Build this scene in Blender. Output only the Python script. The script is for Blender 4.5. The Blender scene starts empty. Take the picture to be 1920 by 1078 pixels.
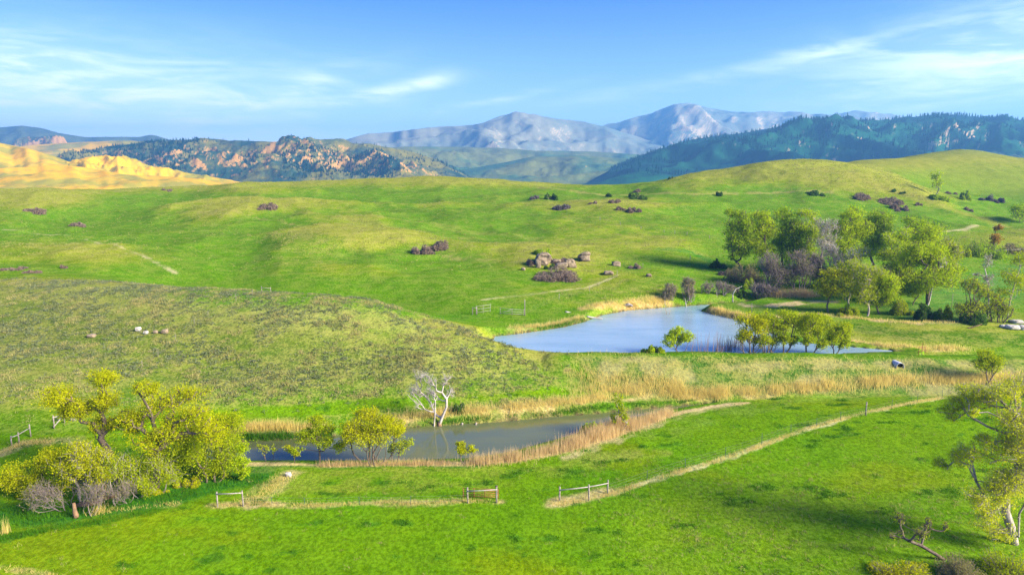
import bpy, math, random
import numpy as np

# ---------------------------------------------------------------- camera, sky, sun, exposure
sc = bpy.context.scene
C = sc.collection
CAM_Z, PITCH, FOC = 36.0, math.radians(9.3), 1280.0
cam_d = bpy.data.cameras.new('camera')
cam_d.sensor_width = 36.0
cam_d.lens = 36.0 * FOC / 1920.0
cam_d.clip_start, cam_d.clip_end = 0.5, 60000.0
cam = bpy.data.objects.new('camera', cam_d)
cam.location = (0, 0, CAM_Z)
cam.rotation_euler = (math.pi / 2 - PITCH, 0, 0)
C.objects.link(cam)
sc.camera = cam

SUN_EL, SUN_AZ = math.radians(26), math.radians(116)     # azimuth clockwise from the view direction
sun_d = bpy.data.lights.new('sun', 'SUN')
sun_d.energy = 5.0
sun_d.angle = math.radians(22)
sun_d.color = (1.0, 0.86, 0.62)
sun = bpy.data.objects.new('sun', sun_d)
sun.rotation_euler = (math.pi / 2 - SUN_EL, 0, math.pi - SUN_AZ)
sun.location = (300, 100, 300)
C.objects.link(sun)

sc.view_settings.view_transform = 'Standard'
sc.view_settings.look = 'None'
sc.view_settings.gamma = 1.0
sc.view_settings.use_curve_mapping = False
sc.view_settings.exposure = 1.72
sc.cycles.use_denoising = True
sc.cycles.max_bounces = 6
sc.cycles.diffuse_bounces = 3
sc.cycles.transmission_bounces = 3
sc.cycles.volume_bounces = 0
sc.cycles.sample_clamp_indirect = 6.0


def math_node(nt, op, a, b=None, c=None, clamp=False):
    n = nt.nodes.new('ShaderNodeMath')
    n.operation = op
    n.use_clamp = clamp
    for i, v in enumerate((a, b, c)):
        if v is None:
            continue
        if isinstance(v, (int, float)):
            n.inputs[i].default_value = v
        else:
            nt.links.new(v, n.inputs[i])
    return n.outputs[0]


def mix_node(nt, fac, a, b, blend='MIX'):
    n = nt.nodes.new('ShaderNodeMix')
    n.data_type = 'RGBA'
    n.blend_type = blend
    for sock, v in ((n.inputs[0], fac), (n.inputs[6], a), (n.inputs[7], b)):
        if isinstance(v, (int, float)):
            sock.default_value = v
        elif isinstance(v, tuple):
            sock.default_value = v if len(v) == 4 else v + (1.0,)
        else:
            nt.links.new(v, sock)
    return n.outputs[2]


def noise_node(nt, vec, scale, detail=4.0, rough=0.55, dist=0.0, col=False):
    n = nt.nodes.new('ShaderNodeTexNoise')
    n.inputs['Scale'].default_value = scale
    n.inputs['Detail'].default_value = detail
    n.inputs['Roughness'].default_value = rough
    n.inputs['Distortion'].default_value = dist
    if vec is not None:
        nt.links.new(vec, n.inputs['Vector'])
    return n.outputs['Color' if col else 'Fac']


def ramp_node(nt, fac, lo, hi):
    n = nt.nodes.new('ShaderNodeMapRange')
    n.interpolation_type = 'SMOOTHSTEP'
    nt.links.new(fac, n.inputs[0])
    n.inputs[1].default_value, n.inputs[2].default_value = lo, hi
    return n.outputs[0]


def map_node(nt, vec, scale=(1, 1, 1), rot=(0, 0, 0), loc=(0, 0, 0)):
    n = nt.nodes.new('ShaderNodeMapping')
    nt.links.new(vec, n.inputs[0])
    n.inputs['Scale'].default_value = scale
    n.inputs['Rotation'].default_value = rot
    n.inputs['Location'].default_value = loc
    return n.outputs[0]


world = bpy.data.worlds.new('World')
sc.world = world
world.use_nodes = True
nt = world.node_tree
nt.nodes.clear()
w_out = nt.nodes.new('ShaderNodeOutputWorld')
w_bg = nt.nodes.new('ShaderNodeBackground')
sky = nt.nodes.new('ShaderNodeTexSky')
sky.sky_type = 'NISHITA'
sky.sun_disc = False
sky.sun_elevation = SUN_EL
sky.sun_rotation = SUN_AZ
sky.altitude = 1300
sky.air_density = 1.0
sky.dust_density = 0.6
sky.ozone_density = 2.0
w_bg.inputs[1].default_value = 0.074
tc = nt.nodes.new('ShaderNodeTexCoord')
sep = nt.nodes.new('ShaderNodeSeparateXYZ')
nt.links.new(tc.outputs['Generated'], sep.inputs[0])
sx, sy, sz = sep.outputs
az = math_node(nt, 'ARCTAN2', sx, sy)
el = math_node(nt, 'ARCSINE', sz)
comb = nt.nodes.new('ShaderNodeCombineXYZ')
nt.links.new(az, comb.inputs[0])
nt.links.new(el, comb.inputs[1])
ae = comb.outputs[0]
wisp = noise_node(nt, map_node(nt, ae, (4, 22, 1), (0, 0, 0.10)), 1.0, 8, 0.6, 1.4)
fine = noise_node(nt, map_node(nt, ae, (10, 60, 1), (0, 0, 0.16), (3, 1, 0)), 1.0, 8, 0.62, 0.8)
wispm = math_node(nt, 'MULTIPLY_ADD', fine, 0.5, math_node(nt, 'MULTIPLY', wisp, 0.75))


def sky_blob(a0, e0, wa, we, tilt, k):
    da = math_node(nt, 'SUBTRACT', az, a0)
    de = math_node(nt, 'SUBTRACT', math_node(nt, 'SUBTRACT', el, e0), math_node(nt, 'MULTIPLY', da, tilt))
    q = math_node(nt, 'ADD', math_node(nt, 'POWER', math_node(nt, 'ABSOLUTE', math_node(nt, 'DIVIDE', da, wa)), 2.0),
                  math_node(nt, 'POWER', math_node(nt, 'ABSOLUTE', math_node(nt, 'DIVIDE', de, we)), 2.0))
    return math_node(nt, 'MULTIPLY', math_node(nt, 'EXPONENT', math_node(nt, 'MULTIPLY', q, -1.0)), k)


# wisps of cirrus where they stand in the sky: azimuth, elevation, widths, slope, thickness
blobs = [(-0.66, 0.085, 0.32, 0.060, 0.00, 1.7), (-0.60, 0.13, 0.16, 0.022, 0.0, 0.30), (-0.33, 0.105, 0.10, 0.016, 0.30, 1.0),
         (-0.19, 0.110, 0.08, 0.010, 0.22, 0.9), (-0.115, 0.130, 0.030, 0.010, 0.2, 0.65), (-0.02, 0.105, 0.09, 0.006, 0.2, 0.5),
         (0.27, 0.13, 0.22, 0.010, 0.14, 0.40), (0.41, 0.158, 0.05, 0.008, 0.05, 0.55),
         (0.66, 0.15, 0.20, 0.042, 0.10, 1.35), (0.58, 0.09, 0.20, 0.03, 0.05, 0.45), (-0.9, 0.12, 0.2, 0.05, 0, 0.8),
         (0.95, 0.14, 0.2, 0.04, 0.1, 0.8)]
cov = None
for b in blobs:
    s_ = sky_blob(*b)
    cov = s_ if cov is None else math_node(nt, 'ADD', cov, s_)
# a thin even scatter of the same cirrus over the rest of the sky
cov = math_node(nt, 'ADD', cov, 0.0)
cl = math_node(nt, 'MULTIPLY', math_node(nt, 'MINIMUM', cov, 1.25), math_node(nt, 'MULTIPLY_ADD', ramp_node(nt, wispm, 0.50, 0.80), 0.75, 0.16), clamp=True)
deep = mix_node(nt, ramp_node(nt, el, 0.02, 0.30), (1.10, 1.12, 1.16), (0.20, 0.44, 1.28))
tint = mix_node(nt, 1.0, sky.outputs[0], deep, 'MULTIPLY')
cloud = mix_node(nt, 0.0, (8.2, 8.8, 9.6), (8.2, 8.8, 9.6))
skyc = mix_node(nt, math_node(nt, 'MULTIPLY', cl, 0.9), tint, cloud)
nt.links.new(skyc, w_bg.inputs[0])
nt.links.new(w_bg.outputs[0], w_out.inputs[0])

# ---------------------------------------------------------------- helpers
rng = np.random.default_rng(7)
random.seed(7)


def mesh_np(name, v, faces, smooth=False):
    v = np.asarray(v, dtype=np.float32)
    faces = np.asarray(faces, dtype=np.int32)
    k = faces.shape[1]
    me = bpy.data.meshes.new(name)
    me.vertices.add(len(v))
    me.vertices.foreach_set('co', v.ravel())
    me.loops.add(faces.size)
    me.loops.foreach_set('vertex_index', faces.ravel())
    me.polygons.add(len(faces))
    me.polygons.foreach_set('loop_start', np.arange(0, faces.size, k, dtype=np.int32))
    if smooth:
        me.polygons.foreach_set('use_smooth', np.ones(len(faces), dtype=bool))
    me.update(calc_edges=True)
    return me


def link(name, me, mat=None, parent=None, label=None, cat=None, group=None, kind=None):
    o = bpy.data.objects.new(name, me)
    C.objects.link(o)
    if mat and me is not None and not me.materials:
        me.materials.append(mat)
    if parent:
        o.parent = parent
    for k_, v_ in (('label', label), ('category', cat), ('group', group), ('kind', kind)):
        if v_:
            o[k_] = v_
    return o


def thing(name, label, cat, loc, rz=0.0, group=None):
    o = link(name, None, label=label, cat=cat, group=group)
    o.location = loc
    o.rotation_euler = (0, 0, rz)
    return o


def mat(name, rough=0.8, spec=0.3):
    m = bpy.data.materials.new(name)
    m.use_nodes = True
    b = m.node_tree.nodes['Principled BSDF']
    b.inputs['Roughness'].default_value = rough
    b.inputs['Specular IOR Level'].default_value = spec
    return m, m.node_tree, b


def pos_node(nt):
    return nt.nodes.new('ShaderNodeNewGeometry').outputs['Position']


def speckled(name, c1, c2, scale=3.0, rough=0.85, spec=0.2, island=False, detail=5, bump=0.0):
    m, nt, b = mat(name, rough, spec)
    g = nt.nodes.new('ShaderNodeNewGeometry')
    f = ramp_node(nt, noise_node(nt, g.outputs['Position'], scale, detail, 0.6), 0.3, 0.7)
    if island:
        f = math_node(nt, 'MULTIPLY_ADD', g.outputs['Random Per Island'], 0.6, math_node(nt, 'MULTIPLY', f, 0.4))
    nt.links.new(mix_node(nt, f, c1, c2), b.inputs['Base Color'])
    if bump:
        bn = nt.nodes.new('ShaderNodeBump')
        bn.inputs['Strength'].default_value = bump
        nt.links.new(noise_node(nt, g.outputs['Position'], scale * 2.5, 6, 0.6), bn.inputs['Height'])
        nt.links.new(bn.outputs[0], b.inputs['Normal'])
    return m


def leafy(name, c1, c2, trans=0.5, scale=0.8):
    m, nt, b = mat(name, 0.8, 0.0)
    g = nt.nodes.new('ShaderNodeNewGeometry')
    f = math_node(nt, 'MULTIPLY_ADD', g.outputs['Random Per Island'], 0.55,
                  math_node(nt, 'MULTIPLY', ramp_node(nt, noise_node(nt, g.outputs['Position'], scale, 3), 0.3, 0.7), 0.45))
    col = mix_node(nt, f, c1, c2)
    nt.links.new(col, b.inputs['Base Color'])
    tr = nt.nodes.new('ShaderNodeBsdfTranslucent')
    nt.links.new(col, tr.inputs[0])
    ms = nt.nodes.new('ShaderNodeMixShader')
    ms.inputs[0].default_value = trans
    nt.links.new(b.outputs[0], ms.inputs[1])
    nt.links.new(tr.outputs[0], ms.inputs[2])
    nt.links.new(ms.outputs[0], nt.nodes['Material Output'].inputs[0])
    return m


def hash2(ix, iy, seed):
    h = (ix.astype(np.int64) * 374761393 + iy.astype(np.int64) * 668265263 + seed * 974634777) & 0xFFFFFFFF
    h = ((h ^ (h >> 13)) * 1274126177) & 0xFFFFFFFF
    h = h ^ (h >> 16)
    return (h & 0xFFFFFF) / float(0xFFFFFF)


def vnoise(x, y, seed=0):
    ix, iy = np.floor(x), np.floor(y)
    fx, fy = x - ix, y - iy
    fx = fx * fx * fx * (fx * (fx * 6 - 15) + 10)
    fy = fy * fy * fy * (fy * (fy * 6 - 15) + 10)
    a, b = hash2(ix, iy, seed), hash2(ix + 1, iy, seed)
    c, d = hash2(ix, iy + 1, seed), hash2(ix + 1, iy + 1, seed)
    return (a + (b - a) * fx) * (1 - fy) + (c + (d - c) * fx) * fy


def fbm(x, y, oct=4, seed=0, gain=0.5, ridged=False):
    t, amp, tot = 0.0, 1.0, 0.0
    for i in range(oct):
        n = vnoise(x + 17.3 * i, y - 9.1 * i, seed + i) * 2 - 1
        if ridged:
            n = 1 - 2 * np.abs(n)
        t = t + amp * n
        tot += amp
        amp *= gain
        x, y = x * 2.03 + 0.31 * y, y * 2.03 - 0.31 * x
    return t / tot


SP, CP = math.sin(PITCH), math.cos(PITCH)


def ray(u, v):
    """direction of a photograph pixel, scaled to one metre ahead"""
    a, b = (u - 960.0) / FOC, (539.0 - v) / FOC
    Y = CP + b * SP
    return a / Y, (-SP + b * CP) / Y


def world_at(u, v, d):
    a, r = ray(u, v)
    return np.array((a * d, d, CAM_Z + r * d))


def project(x, y, z):
    z = z - CAM_Z
    f = y * CP - z * SP
    return 960 + FOC * x / f, 539 - FOC * (y * SP + z * CP) / f


def pxm(d):
    """metres per photograph pixel at ground distance d"""
    return d * 1.01 / FOC


# ---------------------------------------------------------------- terrain height
WZ_LOW, WZ_UP, FIELD = 1.0, 5.0, 2.0
ctrl = []          # azimuth ratio, ln distance, z


def cp(u, v, d):
    a, r = ray(u, v)
    ctrl.append((a, math.log(d), CAM_Z + r * d))


def cz(u, d, z):
    ctrl.append(((u - 960) / 1280.0, math.log(d), z))


for u in (-700, -200, 100, 300, 600, 900, 1200, 1500, 1800, 2150, 2600):
    for d in (18, 30, 45, 58, 70):
        cz(u, d, FIELD + (0.7 if u > 1500 and d > 50 else 0))
for u, d, z in ((900, 78, 2.0), (1100, 80, 2.1), (1100, 88, 1.7), (1300, 84, 2.2), (1300, 94, 2.0), (1500, 90, 2.5), (1500, 100, 2.1), (1700, 95, 2.7), (1700, 103, 2.1),
                (1900, 100, 2.6), (2150, 95, 3.4), (2600, 100, 4), (500, 76, 1.9), (700, 77, 1.9), (300, 76, 1.8), (0, 74, 2.0), (-200, 78, 2.4),
                (1300, 103, 1.4), (1500, 105, 1.5), (1700, 107, 1.7), (1900, 107, 2.0), (2200, 108, 3)):
    cz(u, d, z)
NEAR_HILL = [(-200, 830, 84), (0, 822, 83), (0, 760, 91), (0, 680, 104), (0, 600, 124), (0, 526, 155), (-250, 700, 104), (-250, 520, 165), (-600, 520, 170),
             (-600, 700, 105), (150, 720, 97), (150, 620, 118), (200, 528, 150), (400, 800, 89.5), (400, 720, 99), (400, 680, 106), (400, 600, 120), (400, 541, 140),
             (550, 790, 91), (550, 640, 112), (560, 551, 134), (700, 785, 93), (700, 680, 107), (700, 600, 120), (690, 562, 130), (820, 770, 95.5), (820, 680, 107),
             (780, 593, 126), (850, 617, 122), (930, 638, 119), (950, 760, 97), (950, 700, 107), (1010, 700, 108), (1000, 658, 116)]
for t in NEAR_HILL:
    cp(*t)
for u, d, z in ((300, 172, 8.2), (450, 160, 7.4), (600, 158, 6.8), (750, 150, 6.2), (850, 145, 5.9), (0, 178, 11.5), (-300, 185, 12)):
    cz(u, d, z)
MID = [(0, 473, 205), (200, 482, 197), (330, 515, 185), (-300, 470, 215), (-700, 470, 220), (430, 545, 172), (300, 440, 255), (420, 450, 240), (500, 470, 222), (600, 500, 196), (560, 530, 178),
       (700, 520, 186), (700, 545, 172), (0, 375, 330), (80, 373, 330), (140, 411, 300), (0, 430, 262), (-300, 372, 340), (-700, 365, 350), (500, 381, 312), (430, 386, 305), (580, 387, 305), (400, 405, 285), (650, 402, 288),
       (500, 420, 272), (800, 440, 256), (640, 433, 236), (580, 440, 232), (720, 440, 236), (560, 472, 214), (800, 482, 214), (660, 482, 211), (880, 500, 200), (900, 450, 245), (1000, 440, 258),
       (900, 590, 146), (850, 560, 160), (1000, 560, 159), (1000, 520, 184), (1000, 600, 143), (1040, 497, 194), (1040, 520, 183), (1100, 560, 159), (1150, 500, 200), (1095, 488, 204), (1250, 450, 243), (1300, 490, 212), (1250, 540, 172),
       (1400, 500, 204), (1350, 540, 175), (1500, 555, 167), (1420, 430, 274), (1350, 380, 335), (1200, 380, 330), (1000, 380, 345), (900, 380, 350), (1600, 400, 312), (1750, 440, 262), (1600, 500, 203),
       (1850, 500, 206), (1900, 450, 247), (1700, 520, 189), (1850, 560, 164), (1850, 630, 128), (1700, 640, 125), (1650, 600, 142), (1500, 600, 142), (1990, 500, 206), (2300, 480, 220), (2300, 600, 140), (2700, 480, 220), (2300, 660, 118)]
for t in MID:
    cp(*t)
FAR = [(-700, 372, 420), (-300, 372, 420), (0, 368, 420), (100, 365, 425), (240, 357, 430), (350, 350, 435), (470, 345, 440), (560, 341, 445), (700, 334, 450), (830, 332, 450), (950, 338, 445), (1050, 345, 440), (1150, 347, 435), (1225, 343, 430),
       (300, 380, 350), (650, 360, 385), (750, 385, 330), (850, 360, 390), (1100, 360, 390),
       (1300, 325, 425), (1400, 311, 425), (1490, 300, 425), (1600, 315, 400), (1700, 349, 370), (1800, 395, 330), (1900, 420, 305), (1480, 340, 375),
       (1600, 303, 560), (1700, 296, 610), (1810, 281, 655), (1920, 300, 650), (2100, 310, 650), (2500, 320, 640), (1720, 322, 480), (1850, 332, 500), (1900, 372, 420), (1800, 362, 435), (2150, 400, 360), (2600, 400, 360), (2150, 350, 500)]
for t in FAR:
    cp(*t)
for u in (-700, -300, 0, 250, 500, 750, 1000, 1200):
    for d, z in ((540, 20 if u > 420 else 13), (640, 16 if u > 420 else 13), (1000, 5 if u > 420 else 7), (1280, 1 if u > 420 else 4), (2200, 0), (3200, -4), (9200, -16)):
        cz(u, d, z)
for u in (1400, 1600, 1850, 2100, 2600):
    for d, z in ((800, 24), (1100, 14), (1600, 10), (3200, 0), (9200, -16)):
        cz(u, d, z)
cz(1400, 540, 28)
cz(1250, 520, 26)
ctrl = np.array(ctrl)


def tps_fit(P, z, lam=2e-4):
    n = len(P)
    r = np.linalg.norm(P[:, None] - P[None], axis=2)
    K = np.where(r > 0, r * r * np.log(r + 1e-12), 0) + lam * np.eye(n)
    A = np.zeros((n + 3, n + 3))
    A[:n, :n] = K
    A[:n, n] = 1
    A[:n, n + 1:] = P
    A[n:, :n] = A[:n, n:].T
    return np.linalg.solve(A, np.concatenate([z, np.zeros(3)]))


def tps_eval(P, w, Q):
    out = np.empty(len(Q))
    for s in range(0, len(Q), 20000):
        q = Q[s:s + 20000]
        r2 = ((q[:, None] - P[None]) ** 2).sum(2)
        out[s:s + 20000] = (0.5 * r2 * np.log(r2 + 1e-20)) @ w[:len(P)] + w[len(P)] + q @ w[len(P) + 1:]
    return out


# fine grid over (azimuth ratio, ln distance); heights from a coarse spline, then upsampled
LN0, LN1 = math.log(16.0), math.log(9200.0)
ga = np.concatenate([np.linspace(-1.5, -0.82, 40, endpoint=False), np.linspace(-0.82, 0.82, 570), np.linspace(0.82, 1.5, 41)[1:]])
gl = np.concatenate([np.linspace(LN0, math.log(48), 30, endpoint=False), np.linspace(math.log(48), math.log(700), 450, endpoint=False), np.linspace(math.log(700), LN1, 90)])
ca = np.linspace(-1.5, 1.5, 181)
cl_ = np.linspace(LN0, LN1, 340)
w_tps = tps_fit(ctrl[:, :2], ctrl[:, 2])
AA, LL = np.meshgrid(ca, cl_)
Zc = tps_eval(ctrl[:, :2], w_tps, np.stack([AA.ravel(), LL.ravel()], 1)).reshape(AA.shape)


def cubic_resample(Z, fx, fy):
    def w4(t):
        return np.stack([-0.5 * t + t * t - 0.5 * t ** 3, 1 - 2.5 * t * t + 1.5 * t ** 3, 0.5 * t + 2 * t * t - 1.5 * t ** 3, -0.5 * t * t + 0.5 * t ** 3])
    ix, iy = np.floor(fx).astype(int), np.floor(fy).astype(int)
    wx, wy = w4(fx - ix), w4(fy - iy)
    R = sum(wy[k][:, None] * Z[np.clip(iy + k - 1, 0, Z.shape[0] - 1)] for k in range(4))
    return sum(wx[k][None] * R[:, np.clip(ix + k - 1, 0, Z.shape[1] - 1)] for k in range(4))


def blur(Z, rx, ry):
    def box(a, r, ax):
        pad = [(0, 0), (0, 0)]
        pad[ax] = (r, r)
        c = np.cumsum(np.pad(a, pad, mode='edge'), axis=ax)
        c = np.concatenate([np.zeros_like(np.take(c, [0], ax)), c], ax)
        n = 2 * r + 1
        return (np.take(c, range(n, c.shape[ax]), ax) - np.take(c, range(0, c.shape[ax] - n), ax)) / n
    for _ in range(2):
        Z = box(box(Z, rx, 1), ry, 0)
    return Z


_d = np.exp(LL)
Zc = Zc + 0.45 * (Zc - blur(Zc, 6, 6)) * np.clip((_d - 180) / 60, 0, 1) * np.clip((430 - _d) / 60, 0, 1)
Zg = cubic_resample(Zc, (ga + 1.5) / 3.0 * 180, (gl - LN0) / (LN1 - LN0) * 339)
GA, GL = np.meshgrid(ga, gl)
GD = np.exp(GL)
GX, GY = GA * GD, GD



def seg_dist(px, py, pts):
    best = np.full(px.shape, 1e9)
    for (x0, y0), (x1, y1) in zip(pts[:-1], pts[1:]):
        dx, dy = x1 - x0, y1 - y0
        t = np.clip(((px - x0) * dx + (py - y0) * dy) / (dx * dx + dy * dy + 1e-9), 0, 1)
        best = np.minimum(best, np.hypot(px - x0 - t * dx, py - y0 - t * dy))
    return best


def poly_sdf(px, py, pts):
    d = seg_dist(px, py, list(pts) + [pts[0]])
    ins = np.zeros(px.shape, bool)
    n = len(pts)
    for i in range(n):
        x0, y0 = pts[i]
        x1, y1 = pts[(i + 1) % n]
        cr = (y0 > py) != (y1 > py)
        ins ^= cr & (px < (x1 - x0) * (py - y0) / (y1 - y0 + 1e-12) + x0)
    return np.where(ins, -d, d)


def smooth(lo, hi, x):
    t = np.clip((x - lo) / (hi - lo), 0, 1)
    return t * t * (3 - 2 * t)


fold = fbm(GX / 62 + 3.1, GY / 50, 3, 145, 0.5, True) * smooth(150, 200, GD) * (1 - smooth(400, 440, GD)) * (1 - smooth(0.22, 0.30, GA) * (1 - smooth(240, 290, GD)))
Zg = Zg + 2.6 * fold


def on_plane(u, v, z):
    a, r = ray(u, v)
    d = (z - CAM_Z) / r
    return (a * d, d)


LOW_PX = [(372, 852), (385, 838), (430, 829), (480, 827), (560, 824), (640, 816), (700, 808), (760, 803), (820, 798), (900, 793), (960, 789), (1040, 781), (1100, 777), (1150, 773), (1210, 767),
          (1290, 760), (1340, 757), (1290, 765), (1235, 776), (1180, 789), (1130, 804), (1075, 818), (1010, 836), (950, 853), (880, 864), (760, 867), (600, 867), (480, 867), (400, 866)]
UP_PX = [(928, 631), (965, 627), (1010, 621), (1060, 613), (1098, 603), (1130, 591), (1180, 582), (1260, 576), (1330, 571), (1400, 567), (1430, 565), (1395, 573), (1325, 578), (1312, 583), (1335, 589), (1395, 601), (1412, 607), (1440, 624), (1480, 640), (1560, 648),
         (1630, 654), (1690, 658)]
LOW_POLY = [on_plane(u, v, WZ_LOW) for u, v in LOW_PX]
UP_POLY = [on_plane(u, v, WZ_UP) for u, v in UP_PX] + [(58, 117.2), (40, 117.2), (20, 117.0), (10, 117.3), (2, 117.8), (-4, 122.0)]

# dam across the gully
DAM_Z = 5.75
dam_line = [(world_at(1045, 662, 114)[0], 114.0), (30, 114.2), (60, 113.0), (95, 111.0), (130, 110.0)]
dist_dam = seg_dist(GX, GY, dam_line)
dam_prof = DAM_Z + 0.18 * fbm(GX / 5, GY / 5, 2, 5) - 0.40 * np.maximum(0, dist_dam - 1.3)
NEARM = (GD > 48) & (GD < 700)
Zg = np.where((GX > dam_line[0][0] - 8) & (dist_dam < 16), np.maximum(Zg, dam_prof), Zg)
# rolling bumps, growing with distance, none on the mown field
sd_low, sd_up = poly_sdf(GX, GY, LOW_POLY), poly_sdf(GX, GY, UP_POLY)
rough_amp = 0.10 + 1.5 * smooth(100, 300, GD)
Zg = Zg + rough_amp * (0.55 * fbm(GX / 26, GY / 26, 3, 11) + 0.25 * fbm(GX / 7, GY / 7, 3, 21)) * smooth(0, 8, np.minimum(sd_low, sd_up))
Zg = Zg + 0.35 * smooth(82, 100, GD) * (1 - smooth(350, 420, GD)) * fbm(GX / 3.2, GY / 3.2, 3, 31) * np.where(sd_low > 2, 1, 0) * 0.35
for sd, wz in ((sd_low, WZ_LOW), (sd_up, WZ_UP)):
    lo = np.where(sd < 3.5, wz + 0.07 + 0.10 * sd, -1e9)
    hi = np.where(sd < 14, wz + 0.10 + 0.75 * np.maximum(sd, 0) + 0.02 * np.maximum(sd, 0) ** 2, 1e9)
    outz = np.minimum(np.maximum(Zg, lo), hi)
    Zg = np.where(sd < 0, np.minimum(Zg, wz - 0.25 + np.maximum(sd, -5) * 0.35), outz)


def ground_z(x, y):
    """terrain height at a point of the world"""
    x, y = np.asarray(x, float), np.asarray(y, float)
    fa = np.interp(x / np.maximum(y, 1), ga, np.arange(len(ga)))
    fl = np.interp(np.log(np.maximum(y, 16.1)), gl, np.arange(len(gl)))
    ia, il = np.clip(fa.astype(int), 0, len(ga) - 2), np.clip(fl.astype(int), 0, len(gl) - 2)
    ta, tl = fa - ia, fl - il
    return (Zg[il, ia] * (1 - ta) + Zg[il, ia + 1] * ta) * (1 - tl) + (Zg[il + 1, ia] * (1 - ta) + Zg[il + 1, ia + 1] * ta) * tl


_ds = np.exp(np.linspace(math.log(40), math.log(1200), 3000))


def hit(u, v, dmin=0.0):
    """point of the ground seen at a photograph pixel"""
    a, r = ray(u, v)
    below = (CAM_Z + r * _ds < ground_z(a * _ds, _ds)) & (_ds > dmin)
    i = int(np.argmax(below)) if below.any() else len(_ds) - 1
    d = _ds[i]
    return np.array((a * d, d, float(ground_z(a * d, d))))

# ---------------------------------------------------------------- ground sheet with its kinds of grass
knob_c = (Zc - blur(Zc, 7, 6)) / np.exp(LL)            # knolls positive, hollows negative
knob = cubic_resample(knob_c, (ga + 1.5) / 3.0 * 180, (gl - LN0) / (LN1 - LN0) * 339) + 0.0055 * fold
LUSH, MEADOW, OLIVE = np.array((.060, .165, .001)), np.array((.115, .190, .002)), np.array((.185, .200, .026))
STRAW, PALE, DAMP_AND_SHADE = np.array((.44, .35, .15)), np.array((.46, .40, .24)), np.array((.020, .100, .012))
GOLD, TAN, BROWN = np.array((.50, .34, .03)), np.array((.30, .25, .09)), np.array((.16, .12, .06))


def lay(col, c, m):
    return col * (1 - m[..., None]) + c * m[..., None]


n_a = fbm(GX / 30, GY / 30, 4, 41)
n_b = fbm(GX / 6, GY / 6, 4, 51)
n_c = fbm(GX / 1.7, GY / 1.7, 3, 61)
n_s = fbm(GX / 3.4, GY / 1.5, 3, 66)
col = np.zeros(GX.shape + (3,)) + MEADOW
k = smooth(-0.0035, 0.0085, knob + 0.0022 * n_a + 0.0022 * n_b)
col = lay(col, LUSH * (0.95, 1.0, 1), smooth(0.62, 0.15, k) * 0.85)
col = lay(col, OLIVE * (1.05, 1.12, 0.8), smooth(0.5, 0.95, k) * 0.8)
fleck = 0.35 + 0.5 * k
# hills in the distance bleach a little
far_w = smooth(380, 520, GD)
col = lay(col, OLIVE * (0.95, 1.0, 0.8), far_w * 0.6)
a, b_ = -1.3, 1.3
# sagebrush hill on the left
hill = smooth(84, 100, GD) * (1 - smooth(140, 175, GD)) * (1 - smooth(0.02, 0.10, GA)) * (1 - smooth(0.0, 2.5, Zg * 0 - (GX - (5 - (GD - 100) * 0.2))) * 0)
rim_pts = [world_at(u_, v_, d_)[:2] for u_, v_, d_ in ((-600, 520, 168), (-300, 522, 160), (0, 528, 154), (200, 530, 149), (400, 543, 139), (560, 553, 133), (690, 564, 129), (780, 595, 125.5), (850, 619, 121.5), (930, 640, 118.5), (1000, 660, 115.5))]
rim_dist = np.interp(ga, [p_[0] / p_[1] for p_ in rim_pts], [p_[1] for p_ in rim_pts])[None, :]
hill = hill * smooth(8, 2, GD - rim_dist + 1.5 * n_b)
hill_core = hill * smooth(2.0, 6.0, Zg)
col = lay(col, np.array((.090, .116, .028)) * (1 + 0.9 * smooth(-0.002, 0.012, knob)[..., None]), hill_core * np.clip(0.80 + 0.35 * n_b - 0.6 * smooth(5, 0, sd_low - 4), 0, 1))
col = lay(col, MEADOW * (0.9, 1.0, 1), hill * np.clip(smooth(-0.1, 0.5, n_a + 0.3 * n_b) * 0.7, 0, 1) * smooth(11, 5, Zg))
fleck = np.where(hill > 0.3, 0.75 + 0.25 * n_b, fleck)
rim_d = seg_dist(GX, GY, [tuple(world_at(u_, v_, d_)[:2]) for u_, v_, d_ in ((-300, 522, 160), (0, 528, 154), (200, 530, 149), (400, 543, 139), (560, 553, 133), (690, 564, 129), (780, 595, 125.5), (850, 619, 121.5), (930, 640, 118.5), (1000, 660, 115.5))])
col = lay(col, OLIVE * (1.05, 1.05, 1.3), smooth(4.5, 1.0, rim_d + 1.5 * n_b) * 0.75)  # bright crest rim painted in to bring out the hill's shading
# mown field in front
field = (1 - smooth(74, 80, GD + 0 * GA)) * 1.0
fence_w = [tuple(hit(u, v)[:2]) for u, v in ((1036, 946), (1075, 941), (1110, 936), (1160, 922), (1215, 902), (1300, 878), (1400, 846), (1500, 809), (1600, 780), (1700, 758), (1765, 746), (1860, 728), (1960, 712))]
south = smooth(3.0, 7.0, sd_low)
flat = south * (1 - smooth(2.8, 3.4, Zg - 0.010 * np.maximum(GX, 0))) * (GD < 110) * (1 - hill_core)
FIELDC = np.array((.105, .215, .001))
col = lay(col, FIELDC, flat * 0.95)
col = lay(col, LUSH * (.9, 1.05, 1), flat * smooth(-0.15, 0.45, n_a) * 0.85)
col = lay(col, np.array((.150, .205, .002)), flat * smooth(0.05, 0.5, fbm(GX / 14, GY / 9, 4, 46)) * 0.6)
col = lay(col, DAMP_AND_SHADE * (1.2, 1.3, 1), flat * smooth(0.38, 0.52, n_s) * 0.45)
near_rt = smooth(0.02, 0.35, GA) * (1 - smooth(64, 84, GD))
col = lay(col, np.array((.120, .215, .005)), flat * near_rt * np.clip(0.55 + 0.6 * n_b, 0, 1))
fleck = np.where(flat > 0.5, 0.05 + 0.12 * near_rt, fleck)


def px_line(pts):
    return [tuple(hit(u, v)[:2]) for u, v in pts]


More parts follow.
